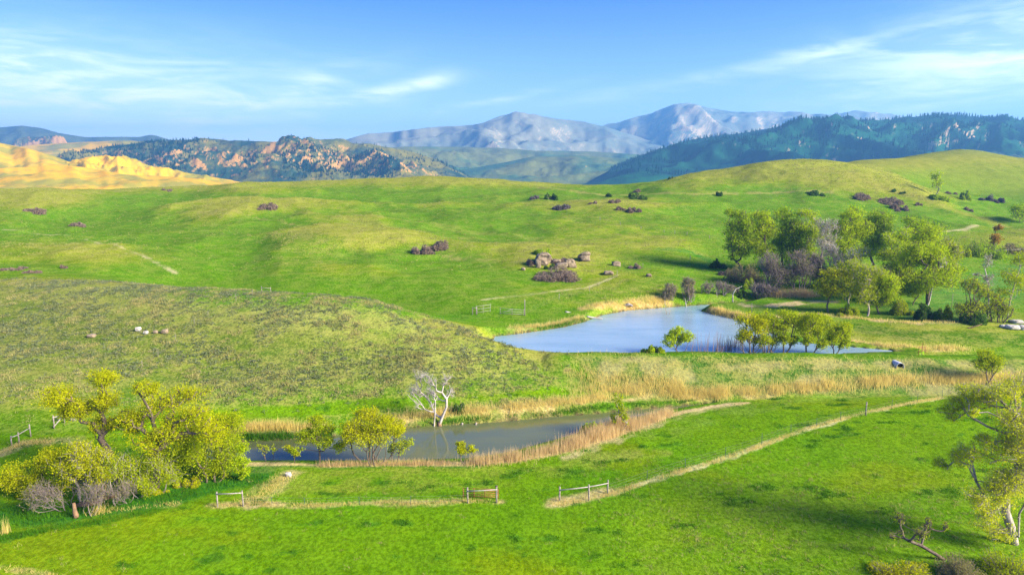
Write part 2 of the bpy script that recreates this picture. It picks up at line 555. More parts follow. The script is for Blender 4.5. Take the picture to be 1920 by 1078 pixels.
def strip(pts, w, c, k=1.0, wob=0.6, patch=0.0, seed=0, d0=0, d1=1e9):
    global col
    d = seg_dist(GX, GY, px_line(pts)) + wob * n_c * 1.2 + wob * n_b
    m = smooth(w, w * 0.4, d) * k * ((GD > d0) & (GD < d1))
    if patch:
        m = m * smooth(-patch, patch * 0.6, fbm(GX / 2.5, GY / 2.5, 3, 70 + seed))
    col = lay(col, c, m)
    return m


# duller turf between pond and fence
strip([(560, 905), (700, 900), (860, 895), (1000, 880), (1100, 862)], 4.2, OLIVE * (0.9, 1.15, 0.8), 0.75, 1.0, 0.7, 1)
strip([(1230, 812), (1330, 780), (1480, 750), (1650, 738)], 4.0, OLIVE * (0.75, 1.15, 0.9), 0.6, 1.0, 0.5, 2)
strip([(1050, 850), (1130, 858), (1240, 848)], 2.2, OLIVE * (1.1, 1.2, 1.5), 0.7, 0.8, 0.5, 3)
strip([(480, 872), (640, 874), (800, 872), (900, 872)], 1.1, DAMP_AND_SHADE * (1.4, 1.35, 1), 0.8, 0.3)
# dry bands along fences
dry_m = strip([(1036, 946), (1075, 941), (1110, 936), (1160, 922), (1215, 902), (1300, 878), (1400, 846), (1500, 809), (1600, 780), (1700, 758), (1765, 746)], 0.62, np.array((.50, .48, .24)), 0.85, 0.45, 0.9, 30)
dry_m += strip([(1040, 943), (1080, 934), (1140, 922)], 1.5, STRAW, 0.8, 0.4, 0.6, 4)
dry_m += strip([(400, 948), (480, 944), (560, 948), (640, 946), (700, 942), (770, 944), (860, 940), (935, 940)], 0.9, STRAW, 0.85, 0.35, 0.6, 5)
dry_m += strip([(470, 940), (510, 915), (540, 888)], 2.0, STRAW * (.9, .95, 1), 0.8, 0.7, 0.6, 6)
dry_m += strip([(0, 850), (40, 832), (100, 826), (150, 822)], 1.2, STRAW, 0.7, 0.5, 0.6, 7)
dry_m += strip([(0, 1066), (60, 1072), (110, 1084)], 0.7, STRAW, 0.8, 0.3, 0.5, 8)
dry_m += strip([(170, 965), (280, 950), (330, 945)], 0.7, STRAW, 0.6, 0.4, 0.4, 9)
# tree shade painted dark into the grass below the left trees
strip([(0, 965), (80, 965), (160, 955), (300, 935), (420, 905), (480, 890)], 3.4, DAMP_AND_SHADE * (1, 1.25, 1), 0.95, 0.6)
# pond banks
dry_m += strip([(470, 870), (600, 872), (760, 870), (880, 868), (960, 864), (1050, 848), (1130, 824), (1200, 798), (1260, 778), (1330, 763), (1400, 755)], 0.9, STRAW, 0.9, 0.25)
strip([(1060, 858), (1130, 834), (1200, 806), (1260, 784), (1320, 768), (1370, 758)], 1.3, PALE * (1, .95, .8), 0.65, 0.5, 0.6, 10)
dry_m += strip([(440, 808), (560, 806), (600, 800)], 1.7, STRAW, 0.85, 0.4, 0.9, 11)
dry_m += strip([(720, 790), (830, 776), (950, 768), (1060, 757), (1150, 747), (1250, 742), (1350, 738)], 1.8, STRAW, 0.9, 0.5, 0.8, 12)
dry_m += strip([(1400, 738), (1500, 728), (1600, 722), (1700, 716), (1840, 714), (1990, 712)], 2.0, STRAW, 0.95, 0.5, 0.9, 13)
dry_m += strip([(1080, 700), (1120, 725), (1200, 725), (1300, 740)], 2.6, STRAW * (1, .95, .8), 0.8, 1.0, 0.5, 14)
# dam face
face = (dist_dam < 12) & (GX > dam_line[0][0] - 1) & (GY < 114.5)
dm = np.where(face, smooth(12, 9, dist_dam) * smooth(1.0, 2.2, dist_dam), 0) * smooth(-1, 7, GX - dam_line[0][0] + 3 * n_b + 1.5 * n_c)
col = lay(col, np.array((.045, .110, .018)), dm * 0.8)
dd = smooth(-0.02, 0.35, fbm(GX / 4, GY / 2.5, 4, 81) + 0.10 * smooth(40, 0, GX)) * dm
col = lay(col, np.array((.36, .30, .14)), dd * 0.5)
fleck = np.where(dm > 0.2, 0.8, fleck)
strip([(1060, 661), (1300, 659), (1600, 663), (1900, 668)], 1.9, LUSH * (0.75, .75, 1.5), 0.9, 0.5)
strip([(1062, 668), (1080, 690), (1110, 716), (1125, 735)], 1.3, LUSH, 0.95, 0.3)
dry_m += strip([(1080, 658), (1300, 656), (1560, 656)], 0.35, STRAW, 0.7, 0.3, 0.5, 15)
# around the upper pond
dry_m += strip([(960, 618), (1010, 612), (1060, 603), (1095, 596)], 1.4, STRAW * (0.8, .95, .8), 0.7, 0.7, 0.5, 16)
dry_m += strip([(1095, 578), (1150, 574), (1200, 570), (1250, 564)], 2.0, STRAW * (1.05, .9, .9), 0.9, 0.6, 0.8, 17)
dry_m += strip([(1335, 586), (1380, 594), (1420, 600)], 2.4, STRAW * (1.1, .85, .7), 0.9, 0.6, 1, 18)
dry_m += strip([(1400, 572), (1450, 574), (1520, 566), (1560, 566)], 2.2, PALE * (1, .9, .8), 0.9, 0.8, 0.7, 19)
dry_m += strip([(1460, 554), (1520, 552)], 2.4, np.array((.42, .27, .16)), 0.9, 0.4)
dry_m += strip([(1400, 604), (1460, 594), (1540, 590), (1620, 598), (1720, 606), (1790, 604)], 1.7, PALE * (1, .88, .75), 0.85, 0.8, 0.6, 20)
dry_m += strip([(1600, 640), (1660, 650), (1740, 655), (1810, 655)], 1.5, STRAW, 0.8, 0.5, 0.6, 21)
strip([(1600, 612), (1700, 628), (1800, 632), (1920, 640), (2100, 650)], 5.5, LUSH * (.55, .68, 1.6), 0.85, 0.8)  # shade right of the grove trees, painted into the turf colour
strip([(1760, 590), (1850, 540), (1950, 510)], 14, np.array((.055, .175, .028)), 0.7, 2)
strip([(1320, 500), (1345, 495), (1300, 475), (1240, 468)], 3.0, DAMP_AND_SHADE * (1.3, 1.4, 1), 0.8, 1.0)  # shade at the grove's left side, painted dark on the grass
# trails and dry lines on the meadow
strip([(905, 562), (1000, 552), (1100, 540), (1160, 515)], 0.8, PALE, 0.6, 0.4)
strip([(820, 478), (900, 488), (960, 490), (1080, 492)], 2.4, TAN, 0.45, 1.5, 0.4, 22)
strip([(740, 410), (900, 440), (1100, 452), (1300, 470)], 5, TAN * (.8, 1, .6), 0.35, 2.5, 0.4, 23)
strip([(270, 525), (305, 508), (310, 502)], 0.9, LUSH, 0.8, 0.3)
strip([(1010, 352), (1160, 366), (1300, 364), (1460, 362), (1560, 360)], 2.6, TAN, 0.5, 1.5)
strip([(1540, 318), (1600, 330), (1700, 362), (1800, 398), (1880, 424)], 6, np.array((.20, .21, .03)), 0.6, 2)
strip([(1700, 440), (1800, 432), (1880, 424)], 2, PALE, 0.6, 1)
strip([(560, 400), (700, 420), (900, 448)], 5, np.array((.19, .19, .04)), 0.5, 2, 0.5, 24)
strip([(360, 430), (520, 450), (620, 480)], 12, LUSH, 0.7, 4)
strip([(400, 500), (500, 480), (560, 500)], 9, LUSH, 0.75, 3)
strip([(650, 372), (760, 392), (900, 410)], 9, LUSH * (.9, .9, 1), 0.75, 4)
strip([(1100, 410), (1250, 412), (1350, 420)], 12, LUSH * (1, .9, 1), 0.7, 4)
strip([(900, 545), (1050, 560), (1180, 545), (1300, 520)], 7, LUSH, 0.6, 3)
strip([(0, 430), (120, 440), (240, 470), (330, 512)], 0.9, PALE, 0.55, 0.5, 0.6, 41)
strip([(330, 398), (480, 408), (640, 428), (760, 452), (860, 470)], 0.8, TAN, 0.6, 0.6, 0.6, 42)
strip([(120, 408), (128, 425), (118, 440)], 0.8, LUSH * .7, 0.8, 0.3)
strip([(600, 352), (760, 362), (960, 366)], 1.0, LUSH * .6, 0.6, 0.6, 0.7, 43)
strip([(880, 392), (1010, 404), (1130, 418), (1300, 442)], 0.9, LUSH * .6, 0.6, 0.6, 0.7, 44)
strip([(180, 560), (420, 575), (620, 600), (780, 640)], 0.8, LUSH * .8, 0.4, 0.6, 0.6, 45)
strip([(330, 540), (450, 552), (600, 556), (740, 575), (850, 598)], 9, LUSH * (.9, 1.08, 1), 0.9, 2)
# plain beyond the hills: dry gold on the left, blue green on the right
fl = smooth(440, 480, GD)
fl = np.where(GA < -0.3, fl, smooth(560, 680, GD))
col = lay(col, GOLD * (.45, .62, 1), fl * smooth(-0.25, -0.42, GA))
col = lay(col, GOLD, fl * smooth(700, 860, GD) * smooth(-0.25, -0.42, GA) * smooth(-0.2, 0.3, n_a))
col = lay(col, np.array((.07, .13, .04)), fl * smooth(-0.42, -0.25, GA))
# shores: mud line just at the water
for sd in (sd_low, sd_up):
    col = lay(col, np.array((.07, .06, .03)), smooth(0.5, 0.05, sd + 0.2 * n_c))
fleck = np.clip(fleck - dry_m, 0.03, 1)
col = col * (1 + 0.14 * n_b[..., None] + 0.10 * n_c[..., None] * (GD < 250)[..., None])

nv_l, nv_a = GX.shape
idx = np.arange(nv_l * nv_a).reshape(nv_l, nv_a)
quads = np.stack([idx[:-1, :-1], idx[:-1, 1:], idx[1:, 1:], idx[1:, :-1]], -1).reshape(-1, 4)
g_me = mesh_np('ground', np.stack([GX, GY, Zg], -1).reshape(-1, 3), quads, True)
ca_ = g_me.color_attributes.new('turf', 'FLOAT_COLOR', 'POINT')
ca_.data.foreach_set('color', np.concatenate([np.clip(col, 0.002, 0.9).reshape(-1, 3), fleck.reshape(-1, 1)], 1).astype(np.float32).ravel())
m_ground, nt, bs = mat('turf', 1.0, 0.0)
at = nt.nodes.new('ShaderNodeVertexColor')
at.layer_name = 'turf'
P = pos_node(nt)
mid = noise_node(nt, map_node(nt, P, (0.7, 1, 1)), 0.40, 6, 0.66)
tiny = noise_node(nt, map_node(nt, P, (1, 0.7, 1)), 2.6, 6, 0.7)
blade = noise_node(nt, P, 9.0, 3, 0.7)
gain = math_node(nt, 'MULTIPLY_ADD', ramp_node(nt, tiny, 0.36, 0.64), 0.62, math_node(nt, 'MULTIPLY_ADD', ramp_node(nt, blade, 0.36, 0.64), 0.42, 0.50))
c0 = mix_node(nt, 1.0, at.outputs[0], gain, 'MULTIPLY')
gb = nt.nodes.new('ShaderNodeCombineColor')
nt.links.new(gain, gb.inputs[0]); nt.links.new(gain, gb.inputs[1]); nt.links.new(gain, gb.inputs[2])
c0 = mix_node(nt, 1.0, at.outputs[0], gb.outputs[0], 'MULTIPLY')
stf = math_node(nt, 'MULTIPLY', ramp_node(nt, math_node(nt, 'MULTIPLY_ADD', tiny, 0.6, math_node(nt, 'MULTIPLY', mid, 0.55)), 0.50, 0.68), math_node(nt, 'MULTIPLY', at.outputs[1], 0.75))
c1 = mix_node(nt, stf, c0, (0.29, 0.28, 0.07))
drk = math_node(nt, 'MULTIPLY', ramp_node(nt, math_node(nt, 'MULTIPLY_ADD', blade, 0.5, math_node(nt, 'MULTIPLY', mid, 0.5)), 0.47, 0.33), math_node(nt, 'MULTIPLY_ADD', at.outputs[1], 0.45, 0.12))
c2 = mix_node(nt, drk, c1, (0.030, 0.085, 0.004))
nt.links.new(c2, bs.inputs['Base Color'])
bn = nt.nodes.new('ShaderNodeBump')
bn.inputs['Strength'].default_value = 0.55
bn.inputs['Distance'].default_value = 0.25
nt.links.new(math_node(nt, 'MULTIPLY_ADD', tiny, 0.6, math_node(nt, 'MULTIPLY', blade, 0.4)), bn.inputs['Height'])
nt.links.new(bn.outputs[0], bs.inputs['Normal'])
link('ground', g_me, m_ground, kind='structure')

# ---------------------------------------------------------------- water of the two ponds
def water(name, poly, z, body, rough, wave, wscale, spec):
    cx = np.mean([p[0] for p in poly])
    cy = np.mean([p[1] for p in poly])
    pts = []
    for x, y in poly:                       # reach under the bank
        pts.append((x, y, z))
    import bmesh
    bm = bmesh.new()
    f = bm.faces.new([bm.verts.new(p) for p in pts])
    if f.normal.z < 0 or f.calc_area() and (f.normal_update() or f.normal.z < 0):
        f.normal_flip()
    bmesh.ops.triangulate(bm, faces=[f])
    me = bpy.data.meshes.new(name)
    bm.to_mesh(me)
    bm.free()
    m, nt, b = mat(name, rough, spec)
    b.inputs['IOR'].default_value = 1.33
    P = pos_node(nt)
    n1 = noise_node(nt, map_node(nt, P, (0.6, 1.6, 1), (0, 0, 0.25)), wscale, 5, 0.65)
    big = ramp_node(nt, noise_node(nt, map_node(nt, P, (0.06, 0.2, 1)), 1.0, 4, 0.6), 0.35, 0.65)
    nt.links.new(mix_node(nt, big, body[0], body[1]), b.inputs['Base Color'])
    bn = nt.nodes.new('ShaderNodeBump')
    bn.inputs['Strength'].default_value = wave
    bn.inputs['Distance'].default_value = 0.1
    nt.links.new(n1, bn.inputs['Height'])
    nt.links.new(bn.outputs[0], b.inputs['Normal'])
    link(name, me, m, kind='structure')


def grow(poly, k):
    out = []
    n = len(poly)
    ar = sum(poly[i][0] * poly[(i + 1) % n][1] - poly[(i + 1) % n][0] * poly[i][1] for i in range(n))
    s = 1 if ar > 0 else -1
    for i in range(n):
        (x0, y0), (x1, y1) = poly[i - 1], poly[(i + 1) % n]
        tx, ty = x1 - x0, y1 - y0
        L = math.hypot(tx, ty) + 1e-9
        out.append((poly[i][0] + s * ty / L * k, poly[i][1] - s * tx / L * k))
    return out


water('lower_pond_water', grow(LOW_POLY, 0.35), WZ_LOW, ((.105, .120, .045), (.085, .105, .050)), 0.04, 0.07, 1.6, 0.5)
water('upper_pond_water', grow(UP_POLY, 0.35), WZ_UP, ((.18, .29, .37), (.22, .33, .41)), 0.12, 0.5, 1.5, 0.9)

# ---------------------------------------------------------------- far hills, ridges and mountains
FS = 2.0              # how far off the outer hills stand
LOW, HIGH = float(Zg.min()), CAM_Z


def ridge(name, crest, dc, df, zb, material, n_u=260, n_t=90, amp=1.0, lam=300.0, shape=1.3, crest_amp=0.25, back=1.5, seed=0, ridged=True, colour=None):
    n_u, n_t = int(n_u * 0.8), int(n_t * 0.8)
    dc, df, zb, lam = dc * FS, df * FS, CAM_Z + (zb - CAM_Z) * FS, lam * FS
    us = np.array([c[0] for c in crest], float)
    vs = np.array([c[1] for c in crest], float)
    u = np.linspace(us[0], us[-1], n_u)
    v = np.interp(u, us, vs)
    ker = np.array([1, 2, 3, 2, 1]) / 9.0
    v = np.convolve(np.pad(v, 2, mode='edge'), ker, 'valid')
    ah, rr = np.array([ray(a_, b_)[0] for a_, b_ in zip(u, v)]), np.array([ray(a_, b_)[1] for a_, b_ in zip(u, v)])
    dcs = np.interp(u, us, dc) if isinstance(dc, (list, np.ndarray)) else np.full(n_u, float(dc))
    dcs = dcs * (1 + 0.05 * fbm(u / 60, u * 0, 3, seed + 3))
    zc = CAM_Z + rr * dcs
    t = np.concatenate([np.linspace(0, 1, n_t), np.linspace(1, 2, n_t // 3 + 1)[1:]])
    T, ZC = np.meshgrid(t, zc, indexing='ij')
    DC = np.broadcast_to(dcs, T.shape)
    D = np.where(T <= 1, df + (DC - df) * T, DC + (T - 1) * (DC - df) * back)
    X = np.broadcast_to(ah, T.shape) * DC + np.broadcast_to(ah, T.shape) * (D - DC)
    ft = np.where(T <= 1, T ** shape, (2 - T) ** 1.4)
    H = np.maximum(ZC - zb, 0)
    n = fbm(X / lam + 0.4 * D / lam, D / lam * 1.0 - 0.3 * X / lam, 6, seed, 0.52, ridged)
    n2 = fbm(X / lam * 5, D / lam * 4, 4, seed + 50, 0.6)
    env = np.where(T <= 1, 4 * T * (1 - T), 0.6 * np.minimum(1, (T - 1) * 3)) + crest_amp * np.exp(-((T - 1) / 0.06) ** 2) * 0.25
    Z = zb + H * ft + amp * H * 0.42 * (n - 0.1) * env + amp * H * 0.07 * n2 * np.clip(env + crest_amp * 0.4, 0, 1)
    global LOW, HIGH
    LOW, HIGH = min(LOW, float(Z.min())), max(HIGH, float(Z.max()))
    i = np.arange(T.size).reshape(T.shape)
    q = np.stack([i[:-1, :-1], i[:-1, 1:], i[1:, 1:], i[1:, :-1]], -1).reshape(-1, 4)
    me = mesh_np(name, np.stack([X, D, Z], -1).reshape(-1, 3), q, True)
    link(name, me, material, kind='structure')
    return X, D, Z


def hill_mat(name, grass, grass2, rock, scale, rock_amt, steep=0.75, bump=0.0, speck=1.1):
    m, nt, b = mat(name, 0.95, 0.05)
    g = nt.nodes.new('ShaderNodeNewGeometry')
    P, N = g.outputs['Position'], g.outputs['True Normal']
    s = nt.nodes.new('ShaderNodeSeparateXYZ')
    nt.links.new(N, s.inputs[0])
    scale, bump = scale / FS, bump * FS
    a1 = noise_node(nt, P, scale, 8, 0.65)
    a2 = noise_node(nt, P, scale * 5, 6, 0.7)
    base = mix_node(nt, ramp_node(nt, a1, 0.4, 0.6), grass, grass2)
    rf = math_node(nt, 'MULTIPLY_ADD', math_node(nt, 'SUBTRACT', 1.0, s.outputs[2]), 1.2, math_node(nt, 'MULTIPLY', math_node(nt, 'SUBTRACT', a2, 0.5), speck))
    rm = ramp_node(nt, rf, steep - rock_amt, steep + 0.25 - rock_amt)
    nt.links.new(mix_node(nt, rm, base, rock), b.inputs['Base Color'])
    if bump:
        bn = nt.nodes.new('ShaderNodeBump')
        bn.inputs['Strength'].default_value = 0.8
        bn.inputs['Distance'].default_value = bump
        nt.links.new(a2, bn.inputs['Height'])
        nt.links.new(bn.outputs[0], b.inputs['Normal'])
    return m


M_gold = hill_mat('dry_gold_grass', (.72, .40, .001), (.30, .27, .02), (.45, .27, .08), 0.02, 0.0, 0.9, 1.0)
M_goldg = hill_mat('gold_and_green_grass', (.62, .38, .02), (.24, .23, .05), (.45, .28, .12), 0.012, 0.0, 0.9, 1.0)
M_rocky = hill_mat('rocky_slope', (.022, .062, .048), (.17, .16, .03), (.42, .24, .075), 0.009, 0.21, 0.6, 6.0)
M_forest = hill_mat('forested_slope', (.004, .034, .034), (.012, .080, .040), (.38, .28, .18), 0.008, 0.12, 0.72, 4.0)
M_foot = hill_mat('foothill_grass', (.05, .12, .06), (.14, .16, .05), (.50, .28, .11), 0.005, 0.25, 0.75, 6.0)
M_peak = hill_mat('mountain_rock', (.13, .18, .16), (.22, .23, .17), (.42, .345, .225), 0.0022, 0.30, 0.66, 6.0, 0.30)
M_blue = hill_mat('mountain_forest', (.05, .085, .05), (.09, .12, .06), (.35, .28, .2), 0.003, 0.1, 0.75, 20.0)

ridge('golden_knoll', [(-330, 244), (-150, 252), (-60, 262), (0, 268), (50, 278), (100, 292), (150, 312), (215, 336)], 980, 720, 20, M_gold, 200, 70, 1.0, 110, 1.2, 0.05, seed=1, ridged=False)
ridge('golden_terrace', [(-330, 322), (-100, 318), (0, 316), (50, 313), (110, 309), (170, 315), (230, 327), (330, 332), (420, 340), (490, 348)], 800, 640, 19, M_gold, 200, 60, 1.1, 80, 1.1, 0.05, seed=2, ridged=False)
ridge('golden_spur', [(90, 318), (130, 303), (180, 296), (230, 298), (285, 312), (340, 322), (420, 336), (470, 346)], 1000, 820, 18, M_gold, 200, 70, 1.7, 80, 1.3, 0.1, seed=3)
ridge('golden_plateau', [(-330, 284), (0, 280), (50, 273), (150, 267), (240, 264), (300, 268), (420, 290), (500, 320)], 1700, 1120, 17, M_goldg, 180, 60, 0.7, 260, 1.2, 0.1, seed=4)
ROCKY = ridge('rocky_ridge', [(60, 312), (120, 296), (170, 284), (220, 273), (260, 268), (300, 264), (340, 263), (370, 260), (400, 261), (440, 264), (520, 266), (560, 264), (600, 264), (650, 267), (700, 273), (740, 278), (780, 286), (830, 303), (865, 322), (900, 348)],
              1420, 1060, 17, M_rocky, 420, 130, 1.6, 180, 1.1, 0.3, seed=5)
ridge('shaded_foothill', [(640, 300), (700, 281), (760, 275), (850, 276), (950, 279), (1000, 283), (1100, 284), (1200, 290), (1300, 300), (1400, 320)], 2100, 1500, 14, M_foot, 260, 80, 1.0, 260, 1.2, 0.2, seed=6)
ridge('valley_foothill', [(760, 334), (860, 320), (940, 306), (1000, 294), (1080, 292), (1150, 296), (1220, 300), (1300, 310), (1400, 330)], 1700, 1250, 15, M_foot, 240, 70, 0.9, 180, 1.2, 0.1, seed=8)
FOREST = ridge('forested_ridge', [(1060, 348), (1100, 337), (1150, 315), (1190, 298), (1240, 280), (1290, 265), (1340, 256), (1400, 248), (1450, 240), (1490, 229), (1530, 224), (1570, 222), (1610, 229), (1650, 230), (1700, 222), (1750, 217), (1800, 218), (1850, 223), (1885, 220), (1920, 227), (2050, 225), (2300, 240), (2700, 300)],
               1650, 1000, 17, M_forest, 420, 120, 0.85, 200, 0.9, 0.2, seed=9)
ridge('forest_shoulder', [(1740, 310), (1800, 290), (1850, 276), (1920, 268), (2100, 262), (2400, 300)], 1250, 900, 20, M_blue, 140, 50, 0.6, 150, 1.0, 0.1, seed=10)
ridge('far_mountain', [(520, 310), (600, 280), (650, 262), (690, 250), (740, 246), (800, 240), (860, 238), (905, 232), (935, 218), (960, 212), (1000, 217), (1040, 224), (1090, 229), (1130, 238), (1180, 252), (1250, 275), (1330, 300)], 3000, 2150, 10, M_peak, 320, 110, 0.85, 640, 1.15, 0.35, seed=12)
ridge('rocky_peaks', [(960, 300), (1020, 275), (1060, 262), (1110, 244), (1160, 232), (1190, 222), (1215, 217), (1240, 209), (1262, 200), (1300, 197), (1325, 203), (1360, 210), (1400, 212), (1440, 209), (1500, 211), (1560, 216), (1580, 211), (1605, 207), (1630, 211), (1660, 218), (1720, 222), (1800, 235), (1900, 262), (2050, 300)],
      3500, 2500, 8, M_peak, 360, 120, 1.0, 600, 1.0, 0.6, seed=13)
ridge('western_mountain', [(-420, 262), (-100, 246), (0, 240), (40, 236), (80, 241), (110, 250), (160, 258), (220, 257), (260, 258), (285, 252), (310, 260), (370, 280), (430, 310)], 2800, 2300, 12, M_blue, 240, 70, 0.7, 380, 1.0, 0.1, seed=14)
ridge('rock_butte', [(10, 290), (30, 262), (50, 257), (80, 258), (110, 255), (122, 262), (135, 285)], 2200, 2050, 14, M_rocky, 90, 40, 0.9, 90, 0.7, 0.5, seed=15)

# ---------------------------------------------------------------- air
def box_mesh(name, x0, x1, y0, y1, z0, z1):
    v = [(x, y, z) for z in (z0, z1) for y in (y0, y1) for x in (x0, x1)]
    f = [(0, 2, 3, 1), (4, 5, 7, 6), (0, 1, 5, 4), (2, 6, 7, 3), (0, 4, 6, 2), (1, 3, 7, 5)]
    return mesh_np(name, v, f)


HAZE = 1
if HAZE:
    hz = bpy.data.materials.new('haze')
    hz.use_nodes = True
    hn = hz.node_tree
    hn.nodes.clear()
    ho = hn.nodes.new('ShaderNodeOutputMaterial')
    hv = hn.nodes.new('ShaderNodeVolumePrincipled')
    hv.inputs['Color'].default_value = (.17, .50, .98, 1)
    hv.inputs['Density'].default_value = 1.5e-4
    hv.inputs['Anisotropy'].default_value = 0.2
    hn.links.new(hv.outputs[0], ho.inputs['Volume'])
    zlow = LOW - 1
    HAZE_TOP = HIGH + 12
    link('haze', box_mesh('haze', -14500, 14500, -120, 10500, zlow, HAZE_TOP), hz, kind='stuff')

# ---------------------------------------------------------------- plant and wood builders
def tubes(p0, p1, r0, r1, k=5):
    p0, p1, r0, r1 = (np.asarray(a_, float) for a_ in (p0, p1, r0, r1))
    d = p1 - p0
    L = np.linalg.norm(d, axis=1, keepdims=True) + 1e-9
    d = d / L
    p1 = p1 + d * np.minimum(r1[:, None] * 0.5, L * 0.2)
    ref = np.where(np.abs(d[:, 2:3]) < 0.9, np.array([[0, 0, 1.0]]), np.array([[1.0, 0, 0]]))
    a = np.cross(ref, d)
    a /= np.linalg.norm(a, axis=1, keepdims=True) + 1e-9
    b = np.cross(d, a)
    th = np.arange(k) * 2 * math.pi / k
    ring = a[:, None] * np.cos(th)[None, :, None] + b[:, None] * np.sin(th)[None, :, None]
    v = np.stack([p0[:, None] + ring * r0[:, None, None], p1[:, None] + ring * r1[:, None, None]], 1)
    n = len(p0)
    base = (np.arange(n) * 2 * k)[:, None]
    j = np.arange(k)
    jn = (j + 1) % k
    q = np.stack([base + j, base + jn, base + k + jn, base + k + j], -1).reshape(-1, 4)
    return v.reshape(-1, 3), q


def path_tube(pts, rads, k=8, cap=True):
    """one smooth tube along a path, with closed ends, as quads"""
    pts = np.asarray(pts, float)
    n = len(pts)
    tan = np.gradient(pts, axis=0)
    tan /= np.linalg.norm(tan, axis=1, keepdims=True) + 1e-9
    ref = np.array([0, 0, 1.0]) if abs(tan[:, 2]).mean() < 0.8 else np.array([0, 1.0, 0])
    a = np.cross(ref, tan)
    a /= np.linalg.norm(a, axis=1, keepdims=True) + 1e-9
    b = np.cross(tan, a)
    th = np.arange(k) * 2 * math.pi / k
    rads = np.asarray(rads, float)
    v = pts[:, None] + (a[:, None] * np.cos(th)[None, :, None] + b[:, None] * np.sin(th)[None, :, None]) * rads[:, None, None]
    v = v.reshape(-1, 3)
    j = np.arange(k)
    jn = (j + 1) % k
    q = np.concatenate([np.stack([i * k + j, i * k + jn, (i + 1) * k + jn, (i + 1) * k + j], -1) for i in range(n - 1)])
    if cap:
        v = np.concatenate([v, pts[:1], pts[-1:]])
        c0, c1 = n * k, n * k + 1
        h = np.arange(0, k, 2)
        e0 = np.stack([np.full(len(h), c0), (h + 2) % k, (h + 1) % k, h], -1)
        e1 = np.stack([np.full(len(h), c1), (n - 1) * k + h, (n - 1) * k + (h + 1) % k, (n - 1) * k + (h + 2) % k], -1)
        q = np.concatenate([q, e0, e1])
    return v, q


def join(parts):
    vs, fs, o = [], [], 0
    for v, f in parts:
        vs.append(v)
        fs.append(np.asarray(f) + o)
        o += len(v)
    return np.concatenate(vs), np.concatenate(fs)


def leaf_tris(c, size, flat=0.0):
    n = len(c)
    a = rng.normal(size=(n, 3))
    b = rng.normal(size=(n, 3))
    if flat:
        a[:, 2] *= 1 - flat
        b[:, 2] *= 1 - flat
    a /= np.linalg.norm(a, axis=1, keepdims=True)
    b -= a * (a * b).sum(1, keepdims=True)
    b /= np.linalg.norm(b, axis=1, keepdims=True)
    s = (size * rng.uniform(0.6, 1.35, n))[:, None]
    v = np.stack([c - a * s * 0.5 - b * s * 0.3, c + a * s * 0.5 - b * s * 0.3, c + b * s * 0.6], 1).reshape(-1, 3)
    return v, np.arange(3 * n).reshape(-1, 3)


def blades(base, h, w, lean, curl=0.0):
    """upright grass blades or twigs: one slim triangle each"""
    n = len(base)
    th = rng.uniform(0, 2 * math.pi, n)
    s = np.stack([np.cos(th), np.sin(th), np.zeros(n)], 1)
    tip = base + np.stack([rng.normal(0, 1, n) * lean * h, rng.normal(0, 1, n) * lean * h, h], 1)
    v = np.stack([base - s * (w * 0.5)[:, None], base + s * (w * 0.5)[:, None], tip], 1).reshape(-1, 3)
    return v, np.arange(3 * n).reshape(-1, 3)


def skeleton(tips, trunk, bf, roots, seg, limbs=()):
    pos = [np.array(p_, float) for p_ in trunk]
    par = [-1] + list(range(len(trunk) - 1))
    pl = [0.0]
    for i in range(1, len(trunk)):
        pl.append(pl[-1] + np.linalg.norm(pos[i] - pos[i - 1]))
    for lb in limbs:
        i = int(np.argmin([np.linalg.norm(p_ - np.array(lb[0])) for p_ in pos]))
        for q in lb:
            q = np.array(q, float)
            pl.append(pl[i] + np.linalg.norm(q - pos[i]))
            par.append(i)
            pos.append(q)
            i = len(pos) - 1
    for r_ in roots:
        pos.append(np.array(r_, float)); par.append(-1); pl.append(0.0)
    cap = len(pos) + len(tips) * 12
    PA = np.zeros((cap, 3))
    PL = np.zeros(cap)
    n = len(pos)
    PA[:n], PL[:n] = pos, pl
    order = np.argsort(np.linalg.norm(tips - PA[max(0, len(trunk) - 1)], axis=1))
    for t in tips[order]:
        dd = np.linalg.norm(PA[:n] - t, axis=1)
        pen = np.maximum(0, PA[:n, 2] - t[2]) * 0.6
        i = int(np.argmin(dd + bf * PL[:n] + pen))
        L = dd[i]
        m = int(min(10, max(1, round(L / seg))))
        a_ = PA[i].copy()
        side = rng.normal(0, 0.10 * L, 3)
        prev = i
        for s_ in range(1, m + 1):
            f = s_ / m
            q = a_ + (t - a_) * f + side * math.sin(math.pi * f) + np.array([0, 0, -0.10 * L * math.sin(math.pi * f)])
            if s_ < m:
                q = q + rng.normal(0, 0.05 * seg, 3)
            PA[n] = q
            PL[n] = PL[prev] + np.linalg.norm(q - PA[prev])
            par.append(prev)
            prev = n
            n += 1
    return PA[:n], np.array(par)


def radii(PA, par, r_trunk, r_min, gam=2.3):
    n = len(PA)
    w = np.zeros(n)
    has = np.zeros(n, bool)
    for i in range(n):
        if par[i] >= 0:
            has[par[i]] = True
    w[~has] = 1
    for i in range(n - 1, -1, -1):
        if par[i] >= 0:
            w[par[i]] += w[i]
    return np.maximum(r_min, r_trunk * (w / w.max()) ** (1 / gam))


PXT = 1.875                                   # photograph pixels per scored pixel


def depth_of(p):
    return (p[1] * CP - (p[2] - CAM_Z) * SP) / FOC


